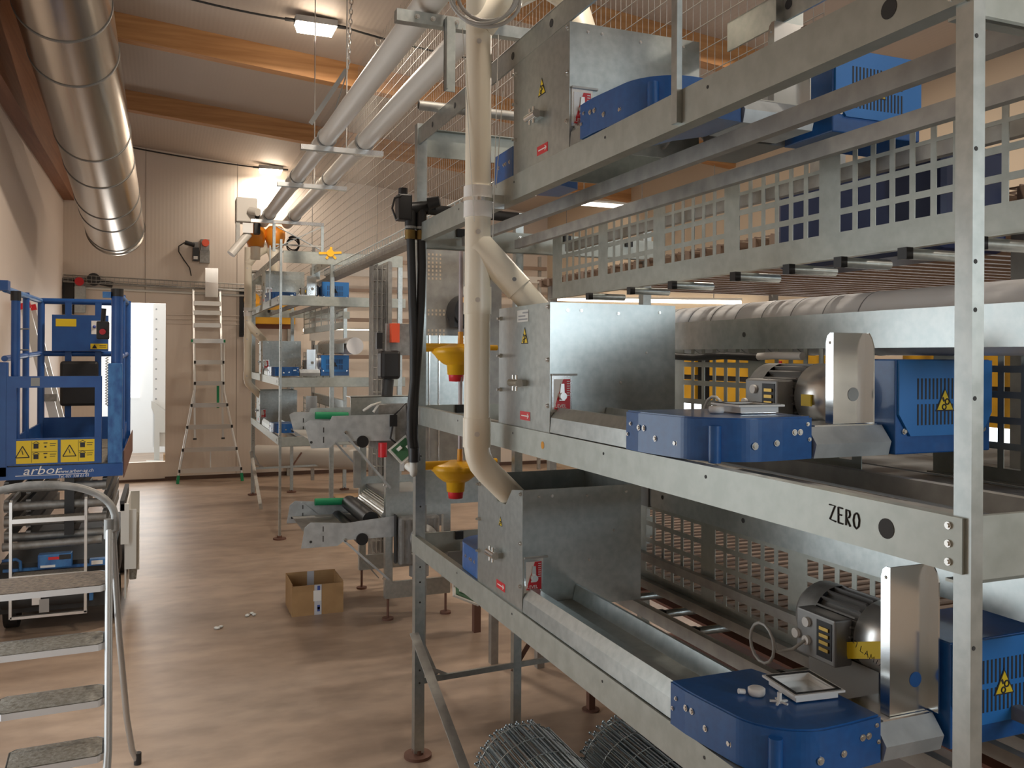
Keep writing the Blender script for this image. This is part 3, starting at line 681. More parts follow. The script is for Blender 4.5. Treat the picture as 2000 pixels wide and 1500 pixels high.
# ------------------------------------------------------------------ drop pipe of the rack
def bend(c, r, p, q, n=8):
    pass
def droppipe(label):
    X, Y = .845, 2.385; r = .0375
    t = thing('drop_pipe', label, 'pipe', (X, Y, 1.1), 'cream feed drop pipes')
    MB().cyl((X, Y, 1.40), (X, Y, 2.72), r, n=32).build('pipe', 'pvc', t)
    MB().ring((X, Y, 2.00), (X, Y, 2.09), r + .004, r - .001, n=32).build('white_sleeve', 'pvc_white', t)
    MB().ring((X, Y, 1.72), (X, Y, 1.80), r + .003, r - .001, n=32).build('socket', 'pvc', t)
    # branches run towards +X (and a little towards the camera)
    def branch(z0, ex, ey, z1, nm, sock):
        p0 = Vector((X, Y, z0)); p1 = Vector((ex, ey, z1)); d = (p1 - p0).normalized()
        b = MB().cyl(p0, p1, r, n=32).build('branch', 'pvc', t)
        MB().cyl(p0, p0 + d * .12, r + .004, n=32).build('fitting', 'pvc', b)
        MB().ring(p0 + d * .115, p0 + d * .18, r + .0035, r - .001, n=32).build('socket', 'pvc', b)
        bolt(p0 + d * .15 + Vector((-.25, -.95, .1)).normalized() * (r + .002), (-.25, -.95, .1), b, .005, .003, 'grey_plastic', 'screw')
    branch(1.925, 1.045, 2.30, 1.69, 'upper', True)
    pts = [(X, Y, 1.40), (X, Y, 1.335), (X + .004, Y, 1.31), (X + .016, Y + .003, 1.285), (X + .036, Y + .006, 1.262), (1.03, 2.43, 1.125)]
    MB().tube(pts, r, 32).build('elbow_branch', 'pvc', t)
    MB().ring((X, Y, 1.335), (X, Y, 1.42), r + .003, r - .001, n=32).build('socket', 'pvc', t)
    # upper fork into the top hopper
    MB().tube([(X, Y, 2.55), (X + .05, Y - .01, 2.62), (X + .12, Y - .02, 2.68), (1.06, 2.42, 2.74), (1.06, 2.76, 2.80)], r + .006, 24).build('fork', 'pvc', t)
    MB().tube([(1.06, 2.42, 2.74), (1.08, 2.25, 2.62), (1.10, 2.16, 2.40)], r + .004, 24).build('branch', 'pvc', t)
    for z in (2.50, 1.955, 1.76, 1.375):
        bolt((X - .012, Y - r * .98, z), (-.3, -.95, 0), t, .006, .004, 'alu', 'screw')
    # clamp holding the sleeve to the rack
    c = MB().ring((X, Y, 2.045), (X, Y, 2.055), r + .008, r + .003, n=32).build('clamp', 'galv_bright', t)
    MB().box(X + r, .925, Y - .006, Y + .006, 2.03, 2.07).build('clamp_arm', 'galv_bright', c)
    return t
DP = droppipe('cream plastic drop pipe branching to the hoppers of the nearest rack')
# coiled clear tube
cp = []
for i in range(110):
    a = i / 110 * 3.1 * 2 * math.pi; rr = .088 + .010 * math.sin(a * .5)
    cp.append((.825 + .02 * (i / 110) - .0 + rr * math.cos(a) * .93, 2.30 - rr * math.cos(a) * .37, 2.63 - .03 * (i / 110) + rr * math.sin(a) * (1.0 - .2 * (i / 110))))
tag(MB().tube(cp, .0055, 8).build('coiled_tube', 'clear_tube'), 'coil of thin clear tubing hung around the top of the near drop pipe', 'tube')
# pull wires
wt = thing('pull_wire', 'thin pale wires hanging beside the near drop pipe', 'wire', (.8, 2.4, 2.0))
for a, b in (((.80, 2.40, 2.55), (.815, 2.33, 1.98)), ((.885, 2.33, 2.52), (.86, 2.30, 1.93)), ((.90, 2.33, 2.36), (.88, 2.33, 2.08))):
    MB().cyl(a, b, .0012, n=6).build('strand', 'offwhite', wt)

# ------------------------------------------------------------------ pipe support frame on top of the near rack
t = thing('pipe_support', 'galvanized bar and channel post carrying the feed pipes above the near rack', 'support', (.90, 2.87, 2.505), 'feed pipe supports')
MB().box(.72, 1.30, 2.855, 2.89, 2.725, 2.765).build('bar', 'galv', t)
MB().box(.885, .925, 2.85, 2.856, 2.505, 2.75).box(.885, .890, 2.82, 2.856, 2.505, 2.75).build('post', 'galv', t)
for x in (.79, .845, .93): bolt((x, 2.855, 2.745), (0, -1, 0), t, .007, .012)

# ------------------------------------------------------------------ water regulators, hoses, clear tubes
def regulator(z, label):
    c = (1.14, 3.48, z); t = thing('pressure_regulator', label, 'regulator', c, 'yellow water pressure regulators')
    MB().lathe(c, (0, 0, 1), [(.045, 0), (.045, .03), (.036, .06), (.030, .090), (.022, .104), (.006, .104), (-.002, .094), (-.022, .078), (-.040, .055), (-.046, .040), (-.085, .037), (-.09, 0)], 32).build('body', 'yellow', t)
    MB().lathe((c[0], c[1], z - .085), (0, 0, 1), [(0, .033), (-.028, .030), (-.03, 0)], 24).build('red_knob', 'red', t)
    MB().cyl((c[0] - .17, c[1], z + .028), (c[0], c[1], z + .028), .018, n=16).build('inlet', 'yellow', t)
    MB().cyl((c[0], c[1], z + .03), (c[0] + .20, c[1] + .05, z + .03), .012, n=14).build('outlet', 'yellow', t)
    MB().cyl((c[0] + .012, c[1] - .02, z + .04), (c[0] + .012, c[1] - .02, z + .07), .012, n=12).build('riser', 'amber', t)
    MB().cyl((c[0] + .03, c[1] - .085, z + .02), (c[0] + .03, c[1] - .092, z + .02), .006, n=10).build('bolt', 'white', t)
regulator(1.115, 'lower yellow water regulator with red knob left of the near drop pipe')
regulator(1.605, 'upper yellow water regulator with red knob left of the near drop pipe')
for z0, z1, l in ((1.185, 1.60, 'lower clear breather tube above the lower yellow regulator'), (1.675, 2.07, 'upper clear breather tube with a yellow cap on top')):
    t = thing('breather_tube', l, 'tube', (1.12, 3.46, z0))
    MB().cyl((1.152, 3.46, z0 + .02), (1.152, 3.46, z1), .009, n=14).build('tube', 'tube_violet', t)
    MB().cyl((1.152, 3.46, z0), (1.152, 3.46, z0 + .025), .011, n=12).build('fitting', 'amber', t)
    if z1 > 2: MB().cyl((1.152, 3.46, z1), (1.152, 3.46, z1 + .045), .016, n=14).build('cap', 'yellow', t)
def hose(dx, label):
    pts = [(.885 + dx, 3.28, 2.09), (.89 + dx, 3.28, 1.95), (.895 + dx * .8, 3.28, 1.8), (.90 + dx * .45, 3.275, 1.65), (.902 + dx * .2, 3.28, 1.5), (.89 + dx * .3, 3.28, 1.38), (.892 + dx * .3, 3.285, 1.28), (.905 + dx * .3, 3.29, 1.19)]
    from_ = []
    for a, b in zip(pts, pts[1:]):
        for i in range(4): from_.append(Vector(a).lerp(Vector(b), i / 4))
    t = thing('water_hose', label, 'hose', (.9, 3.28, 1.18), 'black water hoses')
    MB().tube(from_ + [Vector(pts[-1])], .0165, 16).build('hose', 'rubber', t)
    MB().ring((.885 + dx, 3.28, 2.05), (.885 + dx, 3.28, 2.085), .021, .015, n=16).build('clamp', 'olive_brass', t)
    MB().ring((.885 + dx, 3.28, 2.09), (.885 + dx, 3.28, 2.10), .022, .014, n=16).build('ring', 'white', t)
hose(.0, 'left of the two black water hoses beside the far post of the near rack')
hose(.042, 'right of the two black water hoses beside the far post of the near rack')
t = thing('valve_assembly', 'black valve assembly feeding the two black hoses at the rack post', 'valve', (.89, 3.28, 2.1))
MB().cyl((.885, 3.28, 2.09), (.885, 3.28, 2.17), .022, n=16).cyl((.927, 3.28, 2.09), (.927, 3.28, 2.17), .022, n=16).build('outlets', 'black', t)
MB().box(.83, .885, 3.25, 3.31, 2.12, 2.22).build('solenoid', 'black', t, bevel=.006)
MB().cyl((.855, 3.28, 2.22), (.855, 3.28, 2.245), .018, n=14).build('coil_cap', 'black', t)
MB().cyl((.86, 3.28, 2.165), (.98, 3.28, 2.185), .024, n=16).build('manifold', 'black', t)
MB().cyl((.945, 3.24, 2.185), (.985, 3.22, 2.195), .024, .020, n=16).build('knob', 'black', t)
MB().cyl((.95, 3.28, 2.17), (1.35, 3.32, 2.17), .02, n=14).build('supply_pipe', 'dark', t)
MB().tube([(.84, 3.25, 2.21), (.815, 3.25, 2.2), (.805, 3.25, 2.16), (.82, 3.25, 2.12)], .004, 8).build('cable', 'black', t)
tag(MB().tube([(.905, 3.29, 1.19), (.905, 3.29, 1.155), (.908, 3.30, 1.14), (.92, 3.34, 1.143), (.934, 3.48, 1.143)], .015, 14).build('hose_elbow', 'offwhite'), 'white plastic elbow joining the black hoses to the lower yellow regulator', 'pipe fitting')
tag(MB().cyl((.905, 3.285, 1.185), (.905, 3.285, 1.24), .0215, n=16).build('hose_coupler', 'black'), 'black coupler at the bottom end of the black hoses', 'pipe fitting')

# ------------------------------------------------------------------ wire mesh bundles on the floor under the near rack
def mesh_roll(cx, y1, r, label):
    t = thing('wire_mesh_roll', label, 'wire mesh', (cx, y1 - .5, 0), 'rolls of wire mesh on the floor')
    b = MB(); L = 1.0
    for lay, rr in enumerate((r, r * .95, r * .90, r * .84, r * .76, r * .66)):
        n = int(64 * rr / r)
        for i in range(n):
            a = 2 * math.pi * (i + .3 * lay) / n + random.uniform(-.03, .03)
            x, z = cx + rr * math.cos(a), r + .005 + rr * math.sin(a); j = random.uniform(-.02, .02)
            b.cyl((x, y1 - L, z), (x + j * .3, y1 + j, z), .003, n=5)
            b.ball((x + j * .3, y1 + j, z), .006, 6)
    b.build('long_wires', 'wire_zinc', t)
    c = MB()
    for k in range(9):
        y = y1 - .03 - k * .11; c.tube([(cx + (r + .002) * math.cos(2 * math.pi * i / 28), y + .002 * i / 28, r + .005 + (r + .002) * math.sin(2 * math.pi * i / 28)) for i in range(29)], .002, 5)
    c.build('cross_wires', 'galv', t)
mesh_roll(1.145, 2.78, .165, 'left roll of wire mesh on the floor under the near rack')
mesh_roll(1.50, 2.70, .165, 'right roll of wire mesh on the floor under the near rack')
tag(MB().box(2.06, 2.7, 3.2, 3.9, 0.0, .16).build('reddish_block', 'brown_red'), 'low dark reddish block on the floor under the near rack', 'board')  # low block in one dark reddish colour
t = thing('short_stand', 'short rusty stand on the floor in front of the reddish block', 'stand', (1.80, 3.52, 0))
MB().box(1.785, 1.815, 3.505, 3.535, .006, .30).build('leg', 'rust', t); MB().cyl((1.8, 3.52, 0), (1.8, 3.52, .006), .04, n=14).build('foot_plate', 'rust', t)

# ================================================================== SECOND (FAR) RACK: copies
OFF = (0, 6.95, 0)
dup(RK, OFF, 'galvanized three-tier rack frame at the far end of the corridor')
for c in list(bpy.data.objects[:]):
    pass
far_rack = [o for o in bpy.data.objects if o.name.startswith('rack_frame') and o is not RK][0]
for c in list(far_rack.children):
    if c.name.startswith('handwriting'): bpy.data.objects.remove(c)
TN = {'low': 'lowest tier', 'mid': 'middle tier', 'top': 'top tier'}
for k in TZ:
    OH = (0, 6.95 + {'low': .18, 'mid': .1, 'top': .0}[k], 0)
    dup(HOP[k], OH, 'feed hopper on the %s of the far rack' % TN[k])
    dup(TR[k], OFF, 'galvanized feed trough on the %s of the far rack' % TN[k])
    dup(CW[k], OFF, 'blue rounded corner cover on the %s of the far rack' % TN[k])
    dup(DG[k], OFF, 'blue louvred drive guard on the %s of the far rack' % TN[k])
    dup(BR[k], OFF, 'upright bracket left of the drive guard on the %s of the far rack' % TN[k])
    dup(MO[k], OFF, 'grey gear motor behind the drive guard on the %s of the far rack' % TN[k])
    dup(PT[k], OFF, 'perforated partition sheet behind the %s of the far rack' % TN[k])
for k in BB: dup(BB[k], OFF, {'low': 'galvanized belt beam behind the lowest tier of the far rack', 'mid': 'white belt roll and its beam behind the middle tier of the far rack'}[k])
dup(DP, (-.03, 6.95 + .15, 0), 'cream plastic drop pipe branching to the hoppers of the far rack')

# ================================================================== STEP LADDER (front left)
def step_ladder():
    B = Vector((-.190, 3.411, 0)); u = Vector((-.9986, -.052, 0)); a = Vector((-.052, .9986, 0)); Z = Vector((0, 0, 1))
    t = thing('step_ladder', 'worn metal step ladder with ribbed treads and a hoop handle in the left foreground', 'step ladder', (-.35, 3.3, 0))
    W = .285
    steps = [(.13, -.40), (.285, -.27), (.437, -.188), (.600, -.105)]
    def tread(z, off, dep, w0, w1, m, nm):
        o = B + a * off; x = MB(); r = .02
        pl = [(w0 + r, 0), (w1 - r, 0), (w1, r), (w1, dep - r), (w1 - r, dep), (w0 + r, dep), (w0, dep - r), (w0, r)]
        top = [o + u * p[0] + a * p[1] + Z * z for p in pl]; bot = [q - Z * .022 for q in top]; n = len(pl)
        q = MB().add(top + bot, [(i, n + i, n + (i + 1) % n, (i + 1) % n) for i in range(n)] + [tuple(range(2 * n - 1, n - 1, -1))]); tr = q.build(nm, 'alu_tread', t)
        ins = [o + u * (w0 + .006 + (p[0] - w0) * (w1 - w0 - .012) / (w1 - w0)) + a * (.006 + p[1] * (dep - .012) / dep) + Z * (z + .001) for p in pl]
        ib = [q2 - Z * .004 for q2 in ins]
        MB().add(ins + ib, [tuple(range(n)), tuple(range(2 * n - 1, n - 1, -1))] + [(i, n + i, n + (i + 1) % n, (i + 1) % n) for i in range(n)]).build('ribbed_top', m, tr)
        return tr
    for z, off in steps: tread(z, off, .165, .0, W + (z - .285) * .24, 'tread', 'tread')
    pf = tread(.782, -.02, .24, -.005, W + .125, 'tread_dirty', 'platform')
    MB().bar(B + u * .19 + a * -.025 + Z * .755, B + u * .19 + a * -.025 + Z * .71, .03, .004, a).build('latch', 'alu_worn', pf)
    for w in (-.012, W + .014):
        o = B + u * w; e = u * (0 if w < 0 else .17)
        MB().tube([o - e * .25 + u * .02 + a * -.44 + Z * .01, o + e * .05 + a * -.27 + Z * .30, o + e * .8 + a * -.02 + Z * .78, o + e + a * .06 + Z * .965], .0125, 16).build('front_rail', 'alu_worn', t)
        o = o + e
        MB().tube([o + u * (.012 if w < 0 else -.012) * -1 + a * .085 + Z * .955, o + u * (-.035 if w < 0 else .035) + a * .16 + Z * .55, o + u * (-.065 if w < 0 else .065) + a * .235 + Z * .20, o + u * (-.085 if w < 0 else .085) + a * .27 + Z * .06, o + u * (-.105 if w < 0 else .105) + a * .275 + Z * .012], .0115, 16).build('rear_leg', 'alu_worn', t)
        f = o + u * (-.105 if w < 0 else .105) + a * .275
        MB().cyl(f + Z * .0, f + Z * .045, .014, n=14).build('rubber_foot', 'rubber', t)
        for zz, of in ((.60, .02),):
            MB().bar(o + a * (of - .05) + Z * zz, o + a * (.16 + (.55 - zz) * .18) + Z * (zz + .02), .006, .012).build('link_bar', 'galv_dull', t)
    W2 = W + .26; pts = []
    for i in range(25):
        th = math.pi * i / 24
        uu = (W + .155) / 2 - (W2 / 2 - .02) * math.cos(th); zz = .985 + .150 * math.sin(th) ** .8 if 0 < i < 24 else .96
        pts.append(B + u * uu + a * (.065 + .02 * math.sin(th)) + Z * zz)
    MB().tube([B + u * -.012 + a * .062 + Z * .955] + pts + [B + u * (W + .184) + a * .062 + Z * .955], .0135, 14).build('hoop_handle', 'gear_grey', t)
    MB().cyl(B + u * -.012 + a * .065 + Z * .93, B + u * -.012 + a * .065 + Z * 1.0, .018, n=14).build('hinge', 'galv_dark', t)
step_ladder()

# ================================================================== SCISSOR LIFT
def lift():
    x0, x1, y0, y1 = -.86, -.222, 5.6, 7.25
    t = thing('scissor_lift', 'blue scissor lift with railed platform parked along the left wall', 'lift', (-.55, 5.6, 0))
    pl = MB().box(x0, x1, y0, y1, .885, .958).build('platform', 'lift_blue', t)
    MB().box(x0 + .04, x1 - .04, y0 + .02, y1 - .02, .958, .962).build('deck', 'tread', pl)
    # side skirt (weathered)
    MB().box(x1, x1 + .004, y0 + .1, y1, .86, 1.02).build('side_skirt', 'rust', t)
    text('lettering', 'arbor', .068, (-.74, y0 - .001, .912), (1, 0, 0), (0, 0, 1), 'white', pl, shear=.25, sx=1.25)
    MB().box(-.775, -.40, y0 - .0016, y0, .905, .908).build('underline', 'white', pl)
    text('lettering', 'www.arbor-ag.ch', .027, (-.565, y0 - .001, .915), (1, 0, 0), (0, 0, 1), 'white', pl, shear=.2)
    text('lettering', 'Tel. 021 338 01 01', .021, (-.56, y0 - .001, .888), (1, 0, 0), (0, 0, 1), 'white', pl, shear=.2)
    # gate
    g = MB().box(-.822, -.335, y0 + .0, y0 + .03, 1.405, 1.47).build('gate_frame', 'lift_blue', t)
    MB().box(-.822, -.772, y0, y0 + .03, .965, 1.405).build('gate_post', 'lift_blue', g)
    MB().box(-.372, -.335, y0, y0 + .03, .965, 1.405).build('gate_post', 'lift_blue', g)
    MB().box(-.772, -.372, y0 + .004, y0 + .026, .965, 1.115).build('gate_panel', 'lift_blue', g)
    MB().box(-.70, -.655, y0 - .003, y0 + .001, 1.415, 1.462).build('hasp', 'galv_dark', g)
    def sign(a, b, n):
        s = box(a, b, y0 + .001, y0 + .004, .975, 1.105).build('yellow_sign', 'yellow_sign', g)
        w = b - a; ln = MB(); yy = y0 + .0005
        cx = a + .045; Zc = 1.04
        for p, q in (((-.034, -.03), (.034, -.03)), ((.034, -.03), (0, .034)), ((0, .034), (-.034, -.03))): ln.bar((cx + p[0], yy, Zc + p[1]), (cx + q[0], yy, Zc + q[1]), .002, .005)
        ln.bar((cx - .004, yy, Zc + .012), (cx + .003, yy, Zc - .014), .002, .004)
        ln.box(a + .09, a + .0915, yy - .001, yy, .98, 1.10); 
        for r in (0, 1):
            z = 1.075 - r * .06
            ln.box(a + .10, a + .125, yy - .001, yy, z - .016, z + .012); ln.bar((a + .095, yy, z + .012), (a + .113, yy, z + .024), .002, .003).bar((a + .113, yy, z + .024), (a + .13, yy, z + .012), .002, .003)
            if n > 1:
                ln.box(a + .155, a + .165, yy - .001, yy, z - .012, z - .002); ln.box(a + .15, a + .17, yy - .001, yy, z + .012, z + .017)
            ln.box(a + w - .04, a + w - .008, yy - .001, yy, z + .008, z + .011).box(a + w - .04, a + w - .012, yy - .001, yy, z - .004, z - .001)
        ln.box(a + .09, b - .004, yy - .001, yy, 1.039, 1.041)
        ln.build('pictograms', 'ink', s)
    sign(-.785, -.563, 2); sign(-.547, -.372, 1)
    # posts
    def post(xa, xb, ya, yb, za, zb, m): return MB().box(xa, xb, ya, yb, za, zb).build('post', m, t, bevel=.006)
    post(-.303, -.226, y0, y0 + .05, .958, 1.545, 'lift_blue_worn'); post(-.875, -.815, y0, y0 + .05, .90, 1.55, 'lift_blue')
    def rp(x, y, za, zb, r=.024, m='lift_blue'): return MB().cyl((x, y, za), (x, y, zb), r, n=16).build('post', m, t)
    p = rp(-.258, y0 + .06, 1.5, 1.955, .032); MB().cyl((-.258, y0 + .06, 1.94), (-.258, y0 + .06, 1.985), .035, n=16).build('post_cap', 'black', p)
    MB().box(-.335, -.29, y0 + .03, y0 + .07, 1.93, 1.965).build('latch', 'lift_blue_worn', p)
    p = rp(-.785, y0 + .06, .96, 1.935, .024); MB().cyl((-.785, y0 + .06, 1.90), (-.785, y0 + .06, 1.955), .027, n=16).build('post_cap', 'black', p)
    for z in (1.62, 1.74): MB().cyl((-.80, y0 + .06, z), (-.72, y0 + .06, z), .004, n=8).build('pin', 'galv_dark', p)
    MB().box(-.90, -.815, y0 - .01, y0 + .08, 1.955, 2.01).build('corner_box', 'lift_blue', t)
    for x in (-.84, -.262):
        rp(x + .005, y1 - .05, .96, 2.0); rp(x - .002, 6.5, .96, 2.0, .02)
        MB().cyl((x, y0 + .06, 1.965), (x, y1 - .05, 1.985), .019, n=14).build('top_rail', 'lift_blue_worn', t)
        MB().cyl((x, y0 + .06, 1.57), (x, y1 - .05, 1.60), .017, n=14).build('mid_rail', 'lift_blue', t)
        MB().box(x - .006, x + .006, y0 + .06, y1 - .03, .96, 1.09).build('toe_board', 'lift_blue', t)
    MB().cyl((-.84, y1 - .05, 1.985), (-.262, y1 - .05, 1.985), .022, n=14).build('top_rail', 'lift_blue', t)
    MB().cyl((-.84, y1 - .05, 1.60), (-.262, y1 - .05, 1.60), .020, n=14).build('mid_rail', 'lift_blue', t)
    MB().box(-.84, -.262, y1 - .06, y1 - .05, .96, 1.13).build('toe_board', 'lift_blue', t)
    # control board
    cb = MB().box(-.76, -.385, y1 - .10, y1 - .085, 1.62, 1.885).build('control_board', 'lift_blue', t)
    MB().box(-.735, -.60, y1 - .1015, y1 - .10, 1.80, 1.855).build('yellow_plate', 'yellow_sign', cb)
    MB().box(-.50, -.43, y1 - .1015, y1 - .10, 1.745, 1.845).build('white_plate', 'white', cb)
    bl = MB()
    for xx, zz in ((-.48, 1.80), (-.452, 1.82)): bl.ball((xx, y1 - .102, zz), .012, 10)
    bl.build('blue_dots', 'ink_blue', cb)
    s = MB().box(-.505, -.39, y1 - .1015, y1 - .10, 1.635, 1.675).build('yellow_plate', 'yellow_sign', cb)
    MB().prism([(-.495, 1.64), (-.46, 1.64), (-.4775, 1.67)], 1, y1 - .1022, y1 - .1012).box(-.445, -.40, y1 - .1022, y1 - .1012, 1.648, 1.652).box(-.445, -.40, y1 - .1022, y1 - .1012, 1.66, 1.664).build('print', 'ink', s)
    for x in (-.655, -.455):
        MB().box(x - .022, x + .022, y1 - .075, y1 - .065, 1.13, 1.98).build('upright', 'lift_blue', t)
    MB().box(-.705, -.45, y1 - .13, y1 - .08, 1.215, 1.545).build('back_pad', 'black', t, bevel=.02)
    # joystick
    j = MB().box(-.385, -.315, 5.9, 5.97, 1.69, 1.80).build('joystick_box', 'dark', t, bevel=.008)
    MB().cyl((-.35, 5.935, 1.80), (-.345, 5.935, 1.88), .014, n=12).build('handle', 'black', j)
    MB().cyl((-.35, 5.9, 1.735), (-.35, 5.885, 1.735), .018, n=14).build('stop_button', 'red', j)
    MB().tube([(-.33 + .008 * math.cos(i * 1.05), 6.0 + .008 * math.sin(i * 1.05), 1.58 - i * .0028) for i in range(110)], .003, 6).build('spiral_cable', 'offwhite', t)
    # scissor stack
    for i, z in enumerate((.83, .725, .635, .545)):
        MB().cyl((x0 + .02, y0 + .06 + .01 * i, z), (x1 - .09, y0 + .06 + .01 * i, z), .026, n=16).build('cross_tube', 'gear_grey', t)
        for x in (x0 + .03, -.72, -.50, x1 - .10):
            MB().box(x - .012, x + .012, y0 + .08, y1 - .05, z - .035, z + .035).build('scissor_arm', 'galv_dark', t)
    MB().cyl((x0 + .02, y0 + .02, .505), (x1 - .11, y0 + .02, .515), .024, n=16).build('cross_tube', 'gear_grey', t)
    MB().box(-.53, -.48, y0 + .03, y0 + .08, .55, .88).build('hose_bundle', 'black', t)
    # base
    MB().box(x0, x1 - .05, y0 + .05, y1, .12, .40).build('base', 'dark', t)
    MB().box(x0 + .02, x1 - .09, y0 + .03, y0 + .05, .36, .375).build('edge_strip', 'lift_blue_worn', t)
    vb = MB().box(-.66, -.485, y0 - .02, y0 + .05, .375, .455).build('hydraulic_box', 'lift_blue_worn', t, bevel=.006)
    MB().box(-.605, -.55, y0 - .024, y0 - .02, .425, .44).build('red_plate', 'red', vb)
    MB().box(-.55, -.49, y0 - .024, y0 - .02, .423, .45).build('black_plate', 'black', vb)
    MB().box(-.645, -.57, y0 - .024, y0 - .02, .382, .395).build('white_plate', 'white', vb)
    MB().tube([(-.84, y0 + .01, .43), (-.77, y0 + .01, .435), (-.75, y0 + .01, .42), (-.748, y0 + .01, .37)], .009, 10).build('pipe', 'lift_blue_worn', t)
    MB().box(-.395, -.31, y0 + .0, y0 + .05, .37, .405).build('edge_box', 'lift_blue_worn', t)
    MB().box(-.385, -.325, y0 - .003, y0 + .0, .375, .398).build('white_plate', 'white', t)
    MB().cyl((x0 + .02, y0 + .02, .21), (-.42, y0 + .02, .21), .055, n=20).build('hydraulic_cylinder', 'dark', t)
    MB().box(-.395, -.375, y0 - .01, y0 + .03, .17, .28).build('blue_bracket', 'lift_blue_worn', t)
    for y in (y0 + .22, y1 - .25):
        for x in (x0 + .01, x1 - .09): MB().cyl((x, y, .13), (x + .07, y, .13), .13, n=28).build('wheel', 'rubber', t)
    # side tray
    st = MB().box(-.215, -.205, 5.75, 6.50, .12, .66).box(-.215, -.15, 5.74, 5.75, .30, .66).box(-.215, -.15, 6.5, 6.51, .12, .66).build('side_cabinet', 'offwhite', t)
    MB().box(-.24, -.215, 5.70, 6.45, .66, .72).build('cabinet_top', 'dark', t)
    MB().prism([(5.70, .53), (5.70, .70), (5.735, .70), (5.70, .46)], 0, -.235, -.19).build('label_strip', 'offwhite', t)
    MB().box(-.19, -.150, 5.8, 6.3, .22, .55).build('side_box', 'tread', t, bevel=.006)
    # access ladder
    al = MB()
    for x in (-.782, -.408): al.box(x - .007, x + .007, y0 - .11, y0 - .08, .13, .775)
    al.box(-.782, -.40, y0 - .11, y0 - .085, .125, .14).build('ladder_frame', 'alu', t)
    for z in (.675, .36): 
        r = MB().box(-.775, -.41, y0 - .115, y0 - .02, z - .018, z + .006).build('ladder_step', 'alu', t); MB().box(-.77, -.415, y0 - .11, y0 - .03, z + .006, z + .009).build('tread_strip', 'tread', r)
    MB().bar((-.782, y0 - .09, .77), (-.76, y0 + .05, .80), .014, .03).bar((-.408, y0 - .09, .77), (-.42, y0 + .05, .80), .014, .03).build('ladder_arm', 'alu', t)
    MB().box(-.675, -.632, y0 - .12, y0 - .112, .20, .30).build('latch_plate', 'alu', t)
lift()
# ladder with red tips leaning on the left wall behind the lift
def red_ladder():
    t = thing('leaning_ladder', 'aluminium ladder with red top caps leaning on the left wall behind the blue lift', 'ladder', (-.8, 8.3, 0))
    p0 = Vector((-.60, 8.3, .0)); p1 = Vector((-1.065, 8.3, 1.97)); 
    for y in (8.2, 8.55):
        o = Vector((0, y - 8.3, 0)); MB().bar(p0 + o, p1 + o, .07, .03, (0, 1, 0)).build('rail', 'alu', t)
        MB().bar(p1 + o, p1 + o + (p1 - p0).normalized() * .05, .085, .04, (0, 1, 0)).build('end_cap', 'red', t)
        MB().bar(p0 + o, p0 + o + (p1 - p0).normalized() * .04, .08, .035, (0, 1, 0)).build('foot', 'rubber', t)
    for k in range(1, 8):
        c = p0.lerp(p1, k / 8); MB().cyl((c.x, 8.2, c.z), (c.x, 8.55, c.z), .014, n=10).build('rung', 'alu', t)
    c = p0.lerp(p1, .62); MB().box(c.x - .05, c.x + .06, 8.16, 8.19, c.z - .02, c.z + .04).build('hinge', 'gear_grey', t)
red_ladder()
# telescopic ladder on the end wall
def tele_ladder():
    t = thing('combination_ladder', 'tall aluminium combination ladder with flared green feet leaning on the end wall', 'ladder', (.53, 11.5, 0))
    def P(x, z): return Vector((x, 11.50 + .32 * z / 2.45 , z))
    for sx, a, b in ((-1, .345, .365), (1, .67, .70)):
        MB().bar(P(b, .55), P(a, 2.45), .028, .022, (1, 0, 0)).build('upper_rail', 'alu', t)
        MB().cyl(P(b, .53), P(b, .55), .022, n=10).build('rail_end', 'rubber', t)
        f = (.165, .93)[sx > 0]; m = (.328, .745)[sx > 0]
        MB().tube([P(m + (.03 if sx < 0 else -.03), 1.78), P(m + (.035 if sx < 0 else -.035), 1.15), P(m, .97), P(f, .05)], .016, 10).build('flared_rail', 'alu', t)
        MB().bar(P(f, .0), P(f + (.01 if sx < 0 else -.01), .10), .05, .035, (1, 0, 0)).build('foot', 'green', t)
    for z, a, b in ((2.25, .35, .68), (2.13, .35, .68), (1.97, .35, .68), (1.77, .33, .72), (1.50, .365, .705), (1.235, .365, .705), (.96, .325, .75), (.69, .275, .805), (.41, .225, .86), (.155, .185, .915)):
        r = MB().bar(P(a, z) - Vector((0, .02, 0)), P(b, z) - Vector((0, .02, 0)), .03, .055).build('rung', 'alu' , t)
        if z < 1.9:
            for x in (a, b): c = P(x, z); MB().box(c.x - .012, c.x + .012, c.y - .04, c.y, z - .018, z + .018).build('end_plug', 'green' if z > 1.7 else 'black', r)
    MB().bar(P(.64, .92), P(.64, 1.20), .02, .03, (1, 0, 0)).build('green_lock', 'green', t)
    MB().bar(P(.55, .155), P(.55, .41), .012, .012, (1, 0, 0)).build('stay', 'alu', t)
tele_ladder()

